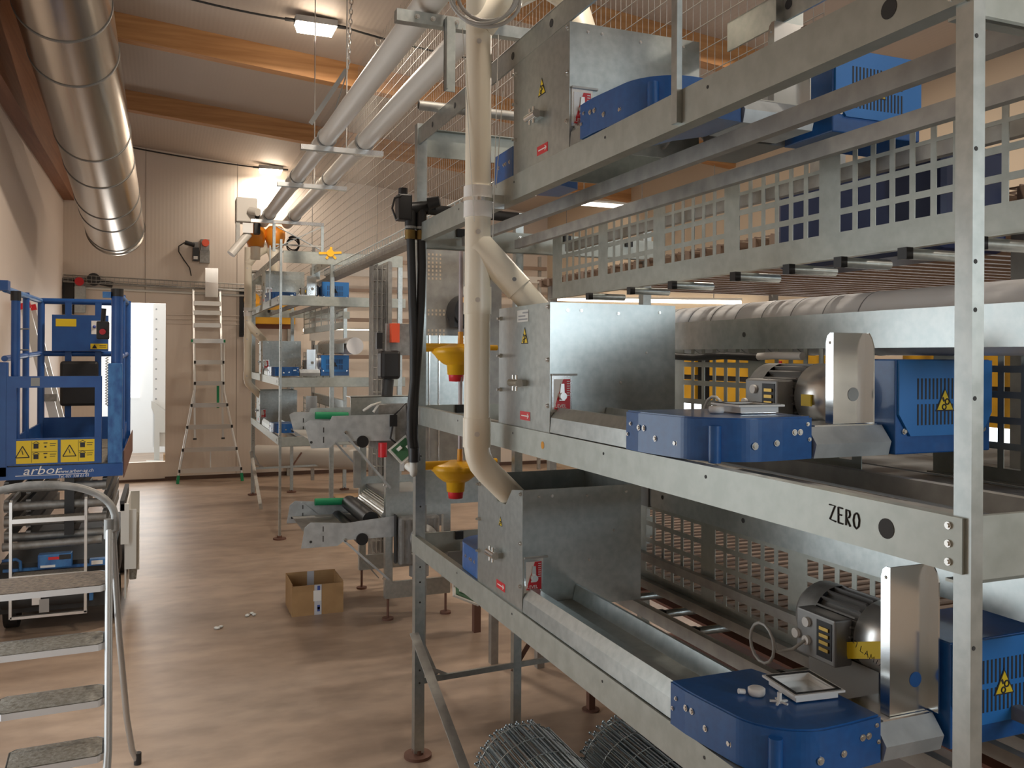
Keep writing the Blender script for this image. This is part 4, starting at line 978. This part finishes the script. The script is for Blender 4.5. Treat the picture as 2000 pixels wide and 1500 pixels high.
# ================================================================== END WALL FITTINGS
def wallbox(x0, x1, z0, z1, d, m, nm, par, off=0): return MB().box(x0, x1, YE - off - d, YE - off, z0, z1).build(nm, m, par)
t = thing('emergency_stop', 'grey box with red stop button and black switch high on the end wall', 'emergency stop', (.45, YE, 2.75))
wallbox(.42, .54, 2.77, 2.93, .06, 'gear_grey', 'back_box', t); wallbox(.43, .535, 2.93, 3.07, .07, 'gear_grey', 'button_box', t)
MB().cyl((.487, YE - .07, 3.02), (.487, YE - .12, 3.02), .045, n=20).build('button', 'red_orange', t)
wallbox(.335, .41, 2.79, 2.96, .06, 'black', 'switch_box', t); wallbox(.345, .395, 2.81, 2.85, .063, 'white', 'label', t)
wallbox(.34, .40, 2.96, 3.03, .05, 'gear_grey', 'bracket', t)
MB().cyl((.24, YE - .04, 3.02), (.36, YE - .04, 2.99), .028, n=12).build('connector', 'black', t)
MB().tube([(.24, YE - .03, 3.02), (.17, YE - .03, 2.97), (.17, YE - .03, 2.90), (.23, YE - .03, 2.80), (.30, YE - .03, 2.70), (.32, YE - .03, 2.6)], .007, 8).build('cable', 'black', t)
t = thing('emergency_stop', 'red stop button on a grey box under the tray in the left corner', 'emergency stop', (-.95, YE, 2.1))
wallbox(-1.01, -.89, 2.10, 2.42, .07, 'galv', 'back_box', t); MB().cyl((-.955, YE - .07, 2.475), (-.955, YE - .13, 2.475), .05, n=20).build('button', 'red', t)
wallbox(-1.01, -.90, 2.42, 2.53, .07, 'gear_grey', 'button_box', t)
t = thing('plug_socket', 'black round plug with black connector beside the left corner stop button', 'plug', (-.8, YE, 2.5))
MB().cyl((-.80, YE, 2.51), (-.80, YE - .10, 2.51), .075, n=20).build('socket', 'black', t)
MB().cyl((-.73, YE - .05, 2.48), (-.59, YE - .05, 2.45), .035, n=14).build('connector', 'black', t)
tag(wallbox(-1.14, -1.02, 2.08, 2.52, .06, 'dark', 'dark_panel', None), 'dark panel in the corner left of the lower stop button', 'panel')
def cable_tray():
    t = thing('cable_tray', 'wire cable tray running across the end wall above the doorway', 'cable tray', (0, YE, 2.5))
    xa, xb = -1.13, 1.28; z = lambda x: 2.555 - .022 * (x + 1.13); b = MB()
    for dz, dy in ((.0, .01), (.0, .10), (-.05, .10), (-.09, .10), (-.09, .01), (-.09, .055)): b.cyl((xa, YE - dy, z(xa) + dz), (xb, YE - dy, z(xb) + dz), .004, n=6)
    n = 48
    for i in range(n):
        x = xa + (xb - xa) * i / (n - 1); zz = z(x); b.bar((x, YE - .10, zz), (x, YE - .10, zz - .09), .004, .004).bar((x, YE - .10, zz - .09), (x, YE - .01, zz - .09), .004, .004)
    b.build('wire_basket', 'galv_dull', t)
    c = MB()
    for k in range(4): c.tube([(xa + (xb - xa) * i / 20, YE - .03 - .016 * k, z(xa + (xb - xa) * i / 20) - .078 + .006 * math.sin(i * 1.3 + k)) for i in range(21)], .009, 8)
    c.build('cables', 'galv_dark', t)
    MB().cyl((xa, YE - .02, 2.41), (xb, YE - .02, 2.36), .016, n=10).build('conduit', 'offwhite', t)
cable_tray()
tag(wallbox(.485, .64, 2.33, 2.70, .012, 'galv_bright', 'grey_plate', None, .115), 'light grey plate fixed in front of the cable tray above the tall ladder', 'plate')
tag(MB().box(.02, 1.0, YE - .02, YE, 1.985, 2.0).box(.02, 1.0, YE - .02, YE, 2.04, 2.055).box(.02, 1.0, YE - .02, YE, 2.095, 2.11).build('wall_conduits', 'wall_end'), 'thin pale conduits across the end wall behind the tall ladder', 'conduit')
t = thing('tool_board', 'black board with a yellow coil and hanging black strap on the end wall', 'board', (.97, YE, 1.2))
wallbox(.91, 1.03, 1.83, 2.47, .03, 'black', 'board', t)
MB().ring((1.06, YE - .10, 2.31), (1.06, YE - .03, 2.31), .10, .05, n=24).build('yellow_coil', 'yellow', t)
MB().tube([(1.0, YE - .05, 2.0), (1.005, YE - .05, 1.7), (1.03, YE - .05, 1.4), (1.02, YE - .05, 1.25)], .012, 8).build('strap', 'black', t)
MB().box(.995, 1.045, YE - .07, YE - .04, 1.18, 1.26).build('strap_end', 'black', t)
t = thing('hoist_unit', 'yellow and black hoist unit on the end wall behind the far rack', 'hoist', (1.3, YE, 2.0))
wallbox(1.09, 1.60, 2.14, 2.26, .16, 'yellow', 'upper_cover', t, .02); wallbox(1.09, 1.60, 2.0, 2.09, .16, 'yellow', 'lower_cover', t, .02)
wallbox(1.09, 1.60, 1.94, 2.26, .015, 'brown_red', 'back_plate', t, .004); wallbox(1.52, 1.58, .0, 1.94, .05, 'galv_dull', 'leg', t, .005)

# things seen through the doorway
t = thing('steel_column', 'white bolted steel column standing in the bright room through the doorway', 'column', (.05, 13.2, 0))
MB().prism([(-.14, .30), (.30, .30), (.30, 2.6), (-.14, 2.6)], 1, 13.2, 13.5).build('column_shaft', 'white', t)
b = MB()
for i in range(14): b.cyl((-.10, 13.195, .55 + i * .14), (-.10, 13.205, .55 + i * .14), .012, n=8)
b.build('rivets', 'grey_plastic', t)
MB().prism([(-.16, .95), (.35, .55), (.35, .50), (-.05, .50), (-.05, .0), (-.12, .0), (-.12, .75), (-.16, .85)], 1, 13.14, 13.19).build('knee_plate', 'offwhite', t)
t = thing('pallet', 'wooden pallet with a box on the floor of the bright room', 'pallet', (.05, 12.9, 0))
for z in (.0, .10):
    for i in range(3): MB().box(-.22, .45, 12.75 + i * .14, 12.85 + i * .14, z, z + .02).build('slat', 'offwhite' if z else 'pallet', t)
for x in (-.2, .1, .4): MB().box(x - .04, x + .04, 12.75, 13.13, .02, .10).build('block', 'brown_red', t)
MB().box(.0, .3, 12.85, 13.05, .12, .22).build('box', 'pallet', t)

# ================================================================== TOP OF THE FAR RACK
t = thing('pipe_support', 'galvanized braced frame carrying the feed pipes above the far rack', 'support', (.7, 7.8, 2.52), 'feed pipe supports')
y = 7.80
MB().box(.69, 1.31, y - .02, y + .02, 2.74, 2.768).build('bar', 'galv_bright', t)
for x in (.885, 1.30): MB().box(x - .012, x + .012, y - .012, y + .012, 2.50, 2.74).build('post', 'galv', t)
MB().bar((.90, y, 2.72), (1.29, y + .01, 2.53), .006, .02, (0, 1, 0)).bar((1.29, y - .012, 2.73), (.90, y - .012, 2.53), .006, .022, (0, 1, 0)).build('diagonal', 'galv', t)
MB().bar((.90, y, 2.56), (1.29, y, 2.56), .014, .014).build('lower_bar', 'galv_dull', t)
for x in (.845, 1.06): MB().ring((x, y - .03, PZ), (x, y + .03, PZ), .057, .0495, n=20).build('saddle', 'galv_dark', t)
t = thing('auger_motor', 'pinkish grey auger motor box at the far end of the feed pipes', 'motor', (.69, 8.2, 2.6))
MB().box(.60, .78, 8.2, 8.38, 2.80, 3.02).build('motor_box', 'pipe_grey', t, bevel=.01)
MB().cyl((.72, 8.19, 2.90), (.78, 8.12, 2.88), .035, n=14).build('shaft_cover', 'pipe_grey', t)
MB().box(.655, .745, 8.195, 8.2, 2.70, 2.79).build('white_plate', 'white', t)
MB().box(.76, .81, 8.2, 8.3, 2.70, 2.92).build('black_part', 'black', t)
MB().box(.60, .635, 8.22, 8.3, 2.55, 2.80).build('foot', 'galv_dull', t)
MB().cyl((.71, 8.25, 2.70), (.555, 8.2, 2.50), .038, n=18).build('spout', 'pipe_grey', t)
for x, l in ((.80, 'left orange outlet under the far end of the grey feed pipes'), (.98, 'right orange outlet under the far end of the grey feed pipes')):
    t = thing('outlet_fitting', l, 'pipe fitting', (x, 8.55, 2.6), 'orange outlets above the far rack')
    MB().lathe((x, 8.55, 2.62), (0, 0, 1), [(0, .05), (0, .075), (.10, .095), (.16, .095), (.20, .06), (.20, 0)], 24).build('orange_collar', 'orange', t)
    MB().cyl((x, 8.55, 2.50), (x, 8.55, 2.62), .045, n=20).build('neck', 'pvc', t)
t = thing('yellow_star_knob', 'yellow star-shaped knob on top of the second post of the far rack', 'knob', (1.362, 7.75, 2.50))
b = MB(); c = Vector((1.362, 7.75, 2.50))
for a in (10, 85, 185, 250, 300): b.bar(c, c + Vector((math.cos(R(a)) * .10, 0, math.sin(R(a)) * .055)), .02, .022, (0, 1, 0))
b.cyl(c - Vector((0, .02, 0)), c + Vector((0, .03, 0)), .032, n=14).build('arms', 'yellow', t)
MB().cyl((1.385, 7.77, 2.50), (1.365, 7.75, 2.53), .016, n=12).build('stem', 'yellow', t)
tag(MB().tube([(1.075 + .055 * math.cos(i * .45), 8.0 + .02 * math.sin(i), 2.575 + .06 * math.sin(i * .45) + .001 * i) for i in range(34)], .006, 8).build('cable_coil', 'black'), 'black coil of cable on top of the far rack', 'cable')

# ================================================================== EGG COLLECTOR BETWEEN THE RACKS
def egg():
    t = thing('egg_collector', 'galvanized egg collector with two pairs of trays sticking out between the racks', 'egg collector', (1.25, 5.15, 0))
    def tray(y, poly, m='galv_light'): return MB().prism(poly, 1, y - .008, y - .003).build('tray_side', m, t)
    for y, dx, dz in ((5.15, 0, 0), (5.95, .02, 0)):
        a = tray(y, [(.76 + dx, 1.20), (.79 + dx, 1.218), (.91, 1.213), (.92, 1.24), (1.30, 1.245), (1.30, 1.085), (1.06, 1.09), (.94, 1.085), (.91, 1.055), (.80 + dx, 1.055), (.785 + dx, 1.10)])
        b2 = tray(y, [(.745 + dx, .475), (.765 + dx, .595), (.80 + dx, .622), (.90, .615), (1.0, .605), (1.30, .63), (1.30, .505), (1.0, .505), (.955, .475)])
        for q, z in ((a, 1.13), (b2, .55)):
            MB().box(.868, .874, y - .009, y - .008, z - .045, z - .01).box(.868, .874, y - .009, y - .008, z + .015, z + .045).build('slot', 'dark', q)
            MB().cyl((.80, y - .009, z - .04), (.80, y - .008, z - .04), .008, n=10).build('hole', 'dark', q)
    for z in (1.115, .535):
        MB().box(.80, 1.28, 5.16, 5.945, z - .02, z - .015).build('tray_floor', 'galv_dull', t)
        MB().cyl((.945, 5.91, z + .078), (1.165, 5.91, z + .072), .024, n=14).build('green_brush', 'green', t)
        MB().cyl((1.10, 5.13, z - .03), (1.10, 5.96, z - .03), .036, n=18).build('black_roller', 'black', t)
    MB().cyl((1.17, 5.22, .60), (1.17, 5.88, .60), .05, n=18).build('rubber_wheel', 'black', t)
    dr = MB().cyl((1.32, 5.2, .59), (1.32, 5.9, .59), .095, n=36).build('belt_drum', 'alu', t)
    rb = MB()
    for i in range(36):
        a = 2 * math.pi * i / 36; rb.bar((1.32 + .096 * math.cos(a), 5.2, .59 + .096 * math.sin(a)), (1.32 + .096 * math.cos(a), 5.9, .59 + .096 * math.sin(a)), .006, .006)
    rb.build('belt_ribs', 'pvc', dr)
    for y in (5.15, 5.90):
        for x in (1.245, 1.61):
            l = MB().box(x, x + .045, y, y + .045, .13, 1.02).build('post', 'galv', t)
            MB().cyl((x + .022, y + .022, .0), (x + .022, y + .022, .16), .008, n=8).cyl((x + .022, y + .022, 0), (x + .022, y + .022, .012), .035, n=14).build('threaded_foot', 'rust', l)
        MB().box(1.29, 1.61, y, y + .02, .13, .23).build('bottom_bar', 'galv', t)
        MB().box(1.29, 1.61, y, y + .004, .62, .77).build('mid_plate', 'galv', t)
    MB().box(1.29, 1.33, 5.15, 5.154, .77, 1.0).box(1.33, 1.61, 5.15, 5.154, .96, 1.0).build('opening_frame', 'galv', t)
    MB().box(1.20, 1.245, 5.86, 5.90, .70, .95).build('rear_plate', 'galv_dull', t)
    MB().box(1.33, 1.45, 5.5, 5.52, .85, .94).build('painted_light_patch', 'white', t)  # white sheet paints the light showing inside the opening
    MB().box(1.29, 1.60, 5.2, 5.9, .70, .72).build('inner_deck', 'galv_dark', t)
    # head box with electrics
    MB().box(1.20, 1.42, 5.16, 5.40, 1.03, 1.30).build('head_box', 'gear_grey', t)
    MB().box(1.06, 1.95, 5.30, 5.305, 1.22, 1.345).box(1.06, 1.95, 5.30, 5.45, 1.341, 1.345).build('top_channel', 'galv', t)
    MB().lathe((1.455, 5.10, 1.14), (0, -1, 0), [(0, 0), (0, .10), (.02, .10), (.03, .05), (.05, .05), (.055, 0)], 24).build('bearing', 'gear_grey', t)
    MB().box(1.265, 1.31, 5.135, 5.15, 1.17, 1.24).build('terminal_block', 'black', t)
    MB().tube([(1.29, 5.13, 1.24), (1.36, 5.12, 1.31), (1.37, 5.12, 1.20), (1.36, 5.12, 1.08)], .006, 8).build('cable', 'black', t)
    MB().tube([(1.28, 5.13, 1.17), (1.265, 5.12, 1.10), (1.30, 5.12, 1.07)], .006, 8).build('cable', 'black', t)
    MB().tube([(1.10, 5.12, 1.27), (1.14, 5.10, 1.30), (1.20, 5.12, 1.32), (1.16, 5.12, 1.26)], .008, 8).build('cable', 'offwhite', t)
    m = Matrix.Translation((1.335, 5.08, 1.035)) @ Matrix.Rotation(R(65), 4, 'X') @ Matrix.Rotation(R(38), 4, 'Z')
    p = MB().obox(m, .15, .12, .004).build('circuit_board', 'offwhite', t)
    MB().obox(m @ Matrix.Translation((0, 0, .005)), .12, .095, .004).build('board', 'green_pcb', p)
    MB().obox(m @ Matrix.Translation((-.02, .02, .012)), .03, .02, .012).obox(m @ Matrix.Translation((.03, -.01, .012)), .02, .03, .012).build('parts', 'white', p)
    MB().cyl((1.22, 5.13, 1.075), (1.22, 5.13, .99), .027, n=14).build('red_button', 'red', t)
    # struts
    for a, b3, mm in (((.99, 5.145, 1.14), (1.27, 5.145, .80), 'galv'), ((.99, 5.145, .505), (1.265, 5.145, .25), 'galv'), ((.985, 5.945, 1.12), (1.24, 5.94, .83), 'alu'), ((.86, 5.945, .61), (1.0, 5.945, .49), 'alu')):
        MB().bar(a, b3, .012, .034 if mm == 'galv' else .022, (0, 1, 0)).build('strut', 'galv_light', t)
    MB().bar((1.10, 5.45, .40), (1.26, 5.45, .20), .006, .14, (0, 1, 0)).build('chute', 'galv_dull', t)
    for x, z in ((1.24, .815), (1.235, .26), (1.0, 1.14), (1.0, .505)): bolt((x, 5.14, z), (0, -1, 0), t, .010, .012)
    # gearbox
    g = MB().box(1.31, 1.56, 5.06, 5.15, .34, .63).build('gearbox', 'gear_grey', t, bevel=.015)
    MB().lathe((1.455, 5.06, .50), (0, -1, 0), [(0, .085), (.015, .085), (.02, .055), (.04, .055), (.04, .03), (.02, .03), (.02, 0)], 24).build('hub', 'gear_grey', g)
    for i in range(6): MB().box(1.32 + i * .04, 1.335 + i * .04, 5.055, 5.06, .36, .62).build('rib', 'motor_grey', g)
    MB().cyl((1.44, 5.10, .34), (1.44, 5.10, .27), .06, n=20).build('motor_end', 'motor_grey', g)
    MB().box(1.295, 1.302, 5.10, 5.148, .35, .64).build('guard_rod', 'dark', t)
    MB().box(1.60, 1.70, 5.3, 5.5, .52, .70).build('control_module', 'grey_plastic', t)
egg()
m = Matrix.Translation((1.62, 4.75, .23)) @ Matrix.Rotation(R(25), 4, 'Y') @ Matrix.Rotation(R(35), 4, 'X')
t = thing('hanging_circuit_board', 'green circuit board on a tray hanging low beside the near rack post', 'circuit board', (1.62, 4.75, .1))
MB().obox(m, .17, .11, .012).build('tray', 'offwhite', t); MB().obox(m @ Matrix.Translation((0, 0, .008)), .14, .085, .004).build('board', 'green_pcb', t)
MB().obox(m @ Matrix.Translation((-.03, 0, .018)), .04, .03, .016).obox(m @ Matrix.Translation((.04, 0, .018)), .03, .03, .02).build('parts', 'white', t)
MB().tube([(1.60, 4.75, .26), (1.585, 4.76, .38), (1.60, 4.80, .48)], .008, 8).build('cable', 'offwhite', t)
MB().box(1.67, 1.71, 4.74, 4.78, .0, .40).build('stand', 'rust', t)

# cardboard box
def carton():
    t = thing('cardboard_box', 'open brown cardboard box with a strip of printed tape on the corridor floor', 'box', (.89, 5.4, 0))
    x0, x1, y0, y1, h = .732, 1.045, 5.42, 5.72, .185; w = .006
    MB().box(x0, x1, y0, y0 + w, .0, h).build('front_side', 'cardboard', t); MB().box(x0, x1, y1 - w, y1, .0, h + .015).build('back_side', 'cardboard', t)
    MB().box(x0, x0 + w, y0 + w, y1 - w, 0, h + .008).box(x1 - w, x1, y0 + w, y1 - w, 0, h + .01).build('end_sides', 'cardboard', t)
    MB().box(x0 + w, x1 - w, y0 + w, y1 - w, .0, .006).build('bottom', 'card_in', t)
    xm = (x0 + x1) / 2
    MB().box(xm - .022, xm + .022, y1 - w - .0015, y1 - w, .06, h + .015).build('printed_tape', 'tape', t)
    tp = MB().box(xm - .022, xm + .022, y0 - .0015, y0, .0, h).build('printed_tape', 'tape', t)
    pr = MB()
    for z in (.02, .032, .15): pr.box(xm - .004, xm + .012, y0 - .002, y0 - .0015, z, z + .028)
    pr.build('print', 'ink_blue', tp)
    MB().box(xm - .028, xm + .02, y0 - .003, y0 - .0015, .085, .15).build('white_label', 'white', tp)
carton()
for i, (x, y, l) in enumerate(((.50, 5.55, 'small crumpled white paper scrap on the floor left of the cardboard box'), (.30, 5.35, 'tiny white paper scrap farthest left on the corridor floor'))):
    b = MB(); rs = .028 if i == 0 else .018
    for k in range(4): b.ball((x + random.uniform(-rs, rs), y + random.uniform(-rs, rs), .008), .016, 6, (1, 1, .5))
    tag(b.build('paper_scrap', 'offwhite'), l, 'paper')

# ================================================================== BEHIND THE RACKS
# wire mesh partition above the rows
def mesh_panel(ya, yb, label):
    x, za = 1.50, 2.37; zb = ceil_z(x) - .02
    t = thing('wire_mesh_partition', label, 'wire mesh', (x, ya, za), 'wire mesh panels up to the roof')
    b = MB(); y = ya
    while y < yb: b.box(x - .0006, x + .0006, y - .0006, y + .0006, za, zb); y += .038
    b.build('vertical_wires', 'galv_dull', t)
    c = MB(); z = za
    while z < zb: c.box(x - .0034, x - .0012, ya, yb, z - .0011, z + .0011); z += .075
    c.build('horizontal_wires', 'galv_dull', t)
    MB().box(x + .002, x + .02, ya, yb, za - .045, za).build('bottom_rail', 'galv_dull', t)
for ya, yb, l in ((1.7, 3.4, 'wire mesh panel to the roof above the near rack'), (3.41, 7.6, 'wire mesh panel to the roof between the racks'), (7.61, 11.8, 'wire mesh panel to the roof above the far rack')): mesh_panel(ya, yb, l)
t = thing('tray_rail', 'long galvanized wire tray along the bottom of the wire mesh between the racks', 'cable tray', (1.43, 3.5, 2.36))
b = MB()
for dx, dz in ((0, 0), (-.08, 0), (0, .05), (-.08, .05), (-.04, 0)): b.cyl((1.47 + dx, 3.45, 2.34 + dz), (1.47 + dx, 8.2, 2.34 + dz), .004, n=6)
for i in range(60):
    y = 3.48 + i * .08; b.bar((1.39, y, 2.34), (1.47, y, 2.34), .004, .004).bar((1.39, y, 2.34), (1.39, y, 2.39), .004, .004)
b.build('wire_basket', 'galv', t)
MB().box(1.40, 1.49, 3.45, 8.2, 2.29, 2.335).build('channel', 'galv_dull', t)
# bundle of upright mesh panels
t = thing('mesh_bundle', 'upright bundle of wire mesh panels standing between the racks', 'wire mesh', (1.53, 6.6, 0))
for k in range(5):
    b = MB()
    for i in range(4): b.cyl((1.485 + i * .035, 6.58 + k * .03, .02), (1.485 + i * .035, 6.58 + k * .03, 2.30), .004, n=6)
    for i in range(24): b.cyl((1.485, 6.583 + k * .03, .08 + i * .095), (1.59, 6.583 + k * .03, .08 + i * .095), .003, n=5)
    b.build('mesh_sheet', 'galv_dull', t)
MB().box(1.595, 1.625, 6.55, 6.75, 0, 2.32).build('end_post', 'galv_dull', t)
# elevator housing with perforated sheets
t = thing('elevator_housing', 'galvanized elevator housing with punched hole pattern behind the water hoses', 'housing', (1.3, 4.2, 0))
b = MB().box(1.19, 1.62, 4.2, 4.205, 1.05, 2.13); b.build('perforated_sheet', 'galv_dull', t)
for (xa, za, nx, nz) in ((1.205, 1.98, 5, 7), (1.205, 1.80, 8, 2), (1.205, 1.66, 6, 4)):
    hl = MB()
    for i in range(nx):
        for j in range(nz): hl.box(xa + i * .02, xa + i * .02 + .008, 4.198, 4.2, za + j * .02, za + j * .02 + .011)
    hl.build('hole_pattern', 'wall_right', t)
MB().box(1.19, 1.45, 4.18, 4.20, 1.33, 1.70).build('lower_panel', 'galv', t)
for x in (1.225, 1.275): MB().box(x, x + .006, 4.172, 4.18, 1.05, 1.70).build('seam', 'galv_bright', t)
MB().box(1.20, 1.60, 4.15, 4.19, .86, 1.03).build('bottom_shroud', 'galv', t)
for x in (1.19, 1.58): MB().box(x, x + .04, 4.22, 4.26, 0, 1.1).build('leg', 'galv_dull', t)
t = thing('drive_motor', 'black motor in front of the elevator housing, left of the drop pipe', 'motor', (1.39, 4.12, 1.72))
MB().cyl((1.40, 4.18, 1.82), (1.40, 4.04, 1.82), .085, n=24).build('body', 'black', t); MB().box(1.32, 1.36, 4.06, 4.14, 1.74, 1.82).build('connector', 'black', t)
MB().box(1.35, 1.45, 4.036, 4.04, 1.86, 1.885).build('yellow_plate', 'amber', t)
t = thing('drive_motor', 'black motor with a red handle above the egg collector', 'motor', (1.28, 5.35, 1.36))
MB().box(1.25, 1.375, 5.30, 5.42, 1.45, 1.63).build('body', 'black', t, bevel=.02); MB().cyl((1.31, 5.36, 1.45), (1.30, 5.36, 1.33), .035, n=14).build('hose_elbow', 'dark', t)
MB().box(1.32, 1.37, 5.32, 5.38, 1.68, 1.80).build('red_handle', 'red_orange', t); MB().box(1.30, 1.50, 5.38, 5.41, 1.60, 1.80).build('plate', 'gear_grey', t)
MB().box(1.23, 1.265, 5.34, 5.38, 1.64, 1.74).build('switch', 'black', t)
# lit tube lamps, one of them added
def tube_lamp(p0, p1, label):
    t = thing('tube_lamp', label, 'lamp', p0, 'long tube lamps in the cage area')
    MB().cyl(p0, p1, .02, n=12).build('tube', 'tube_lamp', t)
    d = Vector(p1) - Vector(p0); up = Vector((0, 0, .03)); MB().bar(Vector(p0) + up, Vector(p1) + up, .05, .02).build('fixture', 'offwhite', t)
    for f in (.1, .9):
        c = Vector(p0).lerp(Vector(p1), f); MB().cyl((c.x, c.y, c.z + .03), (c.x, c.y, ceil_z(c.x)), .005, n=6).build('hanger_rod', 'galv_dull', t)
tube_lamp((1.68, 11.5, 1.92), (2.75, 11.5, 1.92), 'lit tube lamp seen behind the far rack by the end wall')
tube_lamp((3.9, 8.0, 3.16), (4.75, 8.0, 3.16), 'added glowing tube near the roof, for lit metal edges seen below the top tier of the near rack')  # added glowing tube standing in for brightly lit sheet-metal edges
tube_lamp((5.1, 6.9, 2.12), (5.1, 11.2, 2.40), 'long lit tube lamp on the right wall seen above the middle hopper')
# wire floor deck of the upper level
t = thing('wire_floor', 'ribbed wire floor of the upper level, painted floor-reflection brown, seen from below behind the near rack', 'wire floor', (1.95, 1.5, 2.0))
b = MB(); y = .9
y = 1.5
while y < 4.5: b.box(1.95, 5.2, y, y + .03, 1.985, 2.02); y += .105
b.build('ribs', 'belt_brown', t)
b = MB(); x = 1.95
while x < 5.2: b.box(x, x + .004, 1.5, 4.5, 2.02, 2.024); x += .05
b.build('wires', 'belt_brown', t)
b = MB(); y = 1.52
while y < 4.5: b.box(1.95, 5.2, y, y + .004, 2.024, 2.028); y += .045
b.build('wires', 'belt_brown', t)
for x in (2.0, 3.5, 5.1): 
    for y in (1.55, 4.4): MB().box(x - .02, x + .02, y - .02, y + .02, 0, 1.985).build('leg', 'galv_dull', t)
# yellow nest fronts
for i, (ya, yb, l) in enumerate(((1.6, 2.9, 'nearest yellow nest front seen through the perforated sheet'), (3.4, 4.35, 'middle yellow nest front seen through the perforated sheet'), (4.5, 5.6, 'farthest yellow nest front seen through the perforated sheet'))):
    t = thing('nest_front', l, 'nest', (3.0, ya, 1.3), 'yellow nest fronts in the cage area')
    MB().box(3.0, 3.02, ya, yb, 1.49, 1.62).build('upper_flap', 'yellow', t); MB().box(3.0, 3.02, ya, yb, 1.33, 1.46).build('lower_flap', 'yellow', t)
    MB().box(3.02, 3.30, ya, yb, 1.34, 1.63).build('nest_box', 'dark', t)
    for y in (ya + .05, yb - .05): MB().box(3.1, 3.14, y - .02, y + .02, 0, 1.34).build('leg', 'galv_dull', t)
    MB().box(2.995, 3.0, ya + .3, ya + .34, 1.40, 1.58).build('red_tab', 'red', t)
# brown rails near the end wall
for i, (z, m, hh, l) in enumerate(((2.80, 'belt_brown', .05, 'topmost'), (2.62, 'pipe_grey', .09, 'second'), (2.42, 'belt_brown', .04, 'third'), (2.03, 'belt_brown', .05, 'fourth'), (1.78, 'pipe_grey', .14, 'fifth'), (1.55, 'belt_brown', .05, 'lowest'))):
    t = thing('row_rail', 'long horizontal rail by the end wall, %s from the top' % l if l != 'topmost' and l != 'lowest' else 'long horizontal rail by the end wall, %s of all' % l, 'rail', (2.2, 11.2, z), 'long rails of the row by the end wall')
    MB().box(1.72, 5.0, 11.2, 11.24, z, z + hh).build('rail', m, t)
t = thing('rail_stand', 'upright posts holding the long rails by the end wall', 'stand', (1.8, 11.27, 0))
for x in (1.75, 3.3, 4.9): MB().box(x, x + .04, 11.25, 11.29, 0, 3.0).build('post', 'galv_dull', t)
# low heating pipe and boxes behind the far rack
tag(MB().cyl((1.05, 10.9, .38), (3.0, 9.6, .38), .13, n=28).build('large_pipe', 'pipe_grey'), 'large pale pipe lying low behind the legs of the far rack', 'pipe')
tag(MB().box(1.48, 1.75, 7.95, 8.3, 0, .28).build('carton', 'pallet'), 'closed brown box on the floor by the far rack', 'box')
# dark navy cover behind the top perforated sheet
t = thing('gear_cover', 'dark navy gear cover seen through the top perforated sheet', 'cover', (1.75, 1.72, 1.9))
MB().box(1.72, 1.95, 1.55, 2.15, 1.86, 2.12).build('cover', 'navy', t, bevel=.02); MB().box(1.76, 1.80, 1.95, 2.05, 2.12, 2.36).build('hanger', 'galv_dull', t)

t = thing('wire_floor', 'dark brown slatted floor seen through the lowest perforated sheet of the near rack', 'wire floor', (1.75, .9, .55))
b = MB(); y = .9
while y < 4.2: b.box(1.75, 4.6, y, y + .025, .74, .765); y += .06
b.build('ribs', 'belt_brown', t)
MB().box(1.75, 4.6, .9, 4.2, .66, .67).build('dark_backing', 'brown_red', t)  # added dark sheet, painting the dark cage interior under the slats
for x in (1.8, 4.5):
    for y in (1.0, 4.1): MB().box(x - .02, x + .02, y - .02, y + .02, 0, .66).build('leg', 'galv_dull', t)
t = thing('cable_hose', 'black cable with a white sleeve along the top of the middle perforated sheet', 'cable', (1.47, 2.0, 1.6))
MB().tube([(1.465, 2.60, 1.60), (1.465, 2.4, 1.605), (1.465, 2.2, 1.598), (1.465, 2.05, 1.604), (1.465, 1.90, 1.60)], .011, 10).build('cable', 'black', t)
MB().tube([(1.465, 1.93, 1.60), (1.465, 1.84, 1.604), (1.465, 1.73, 1.603)], .010, 10).build('sleeve', 'white', t)
for c in RK.children:
    if c.name.startswith('beam') and abs(c.data.vertices[0].co.z - (TZ['mid'] - .07)) < .01:
        MB().cyl((.9237, 2.09, 1.366), (.9232, 2.09, 1.366), .010, n=16).build('yellow_mark', 'amber', c)
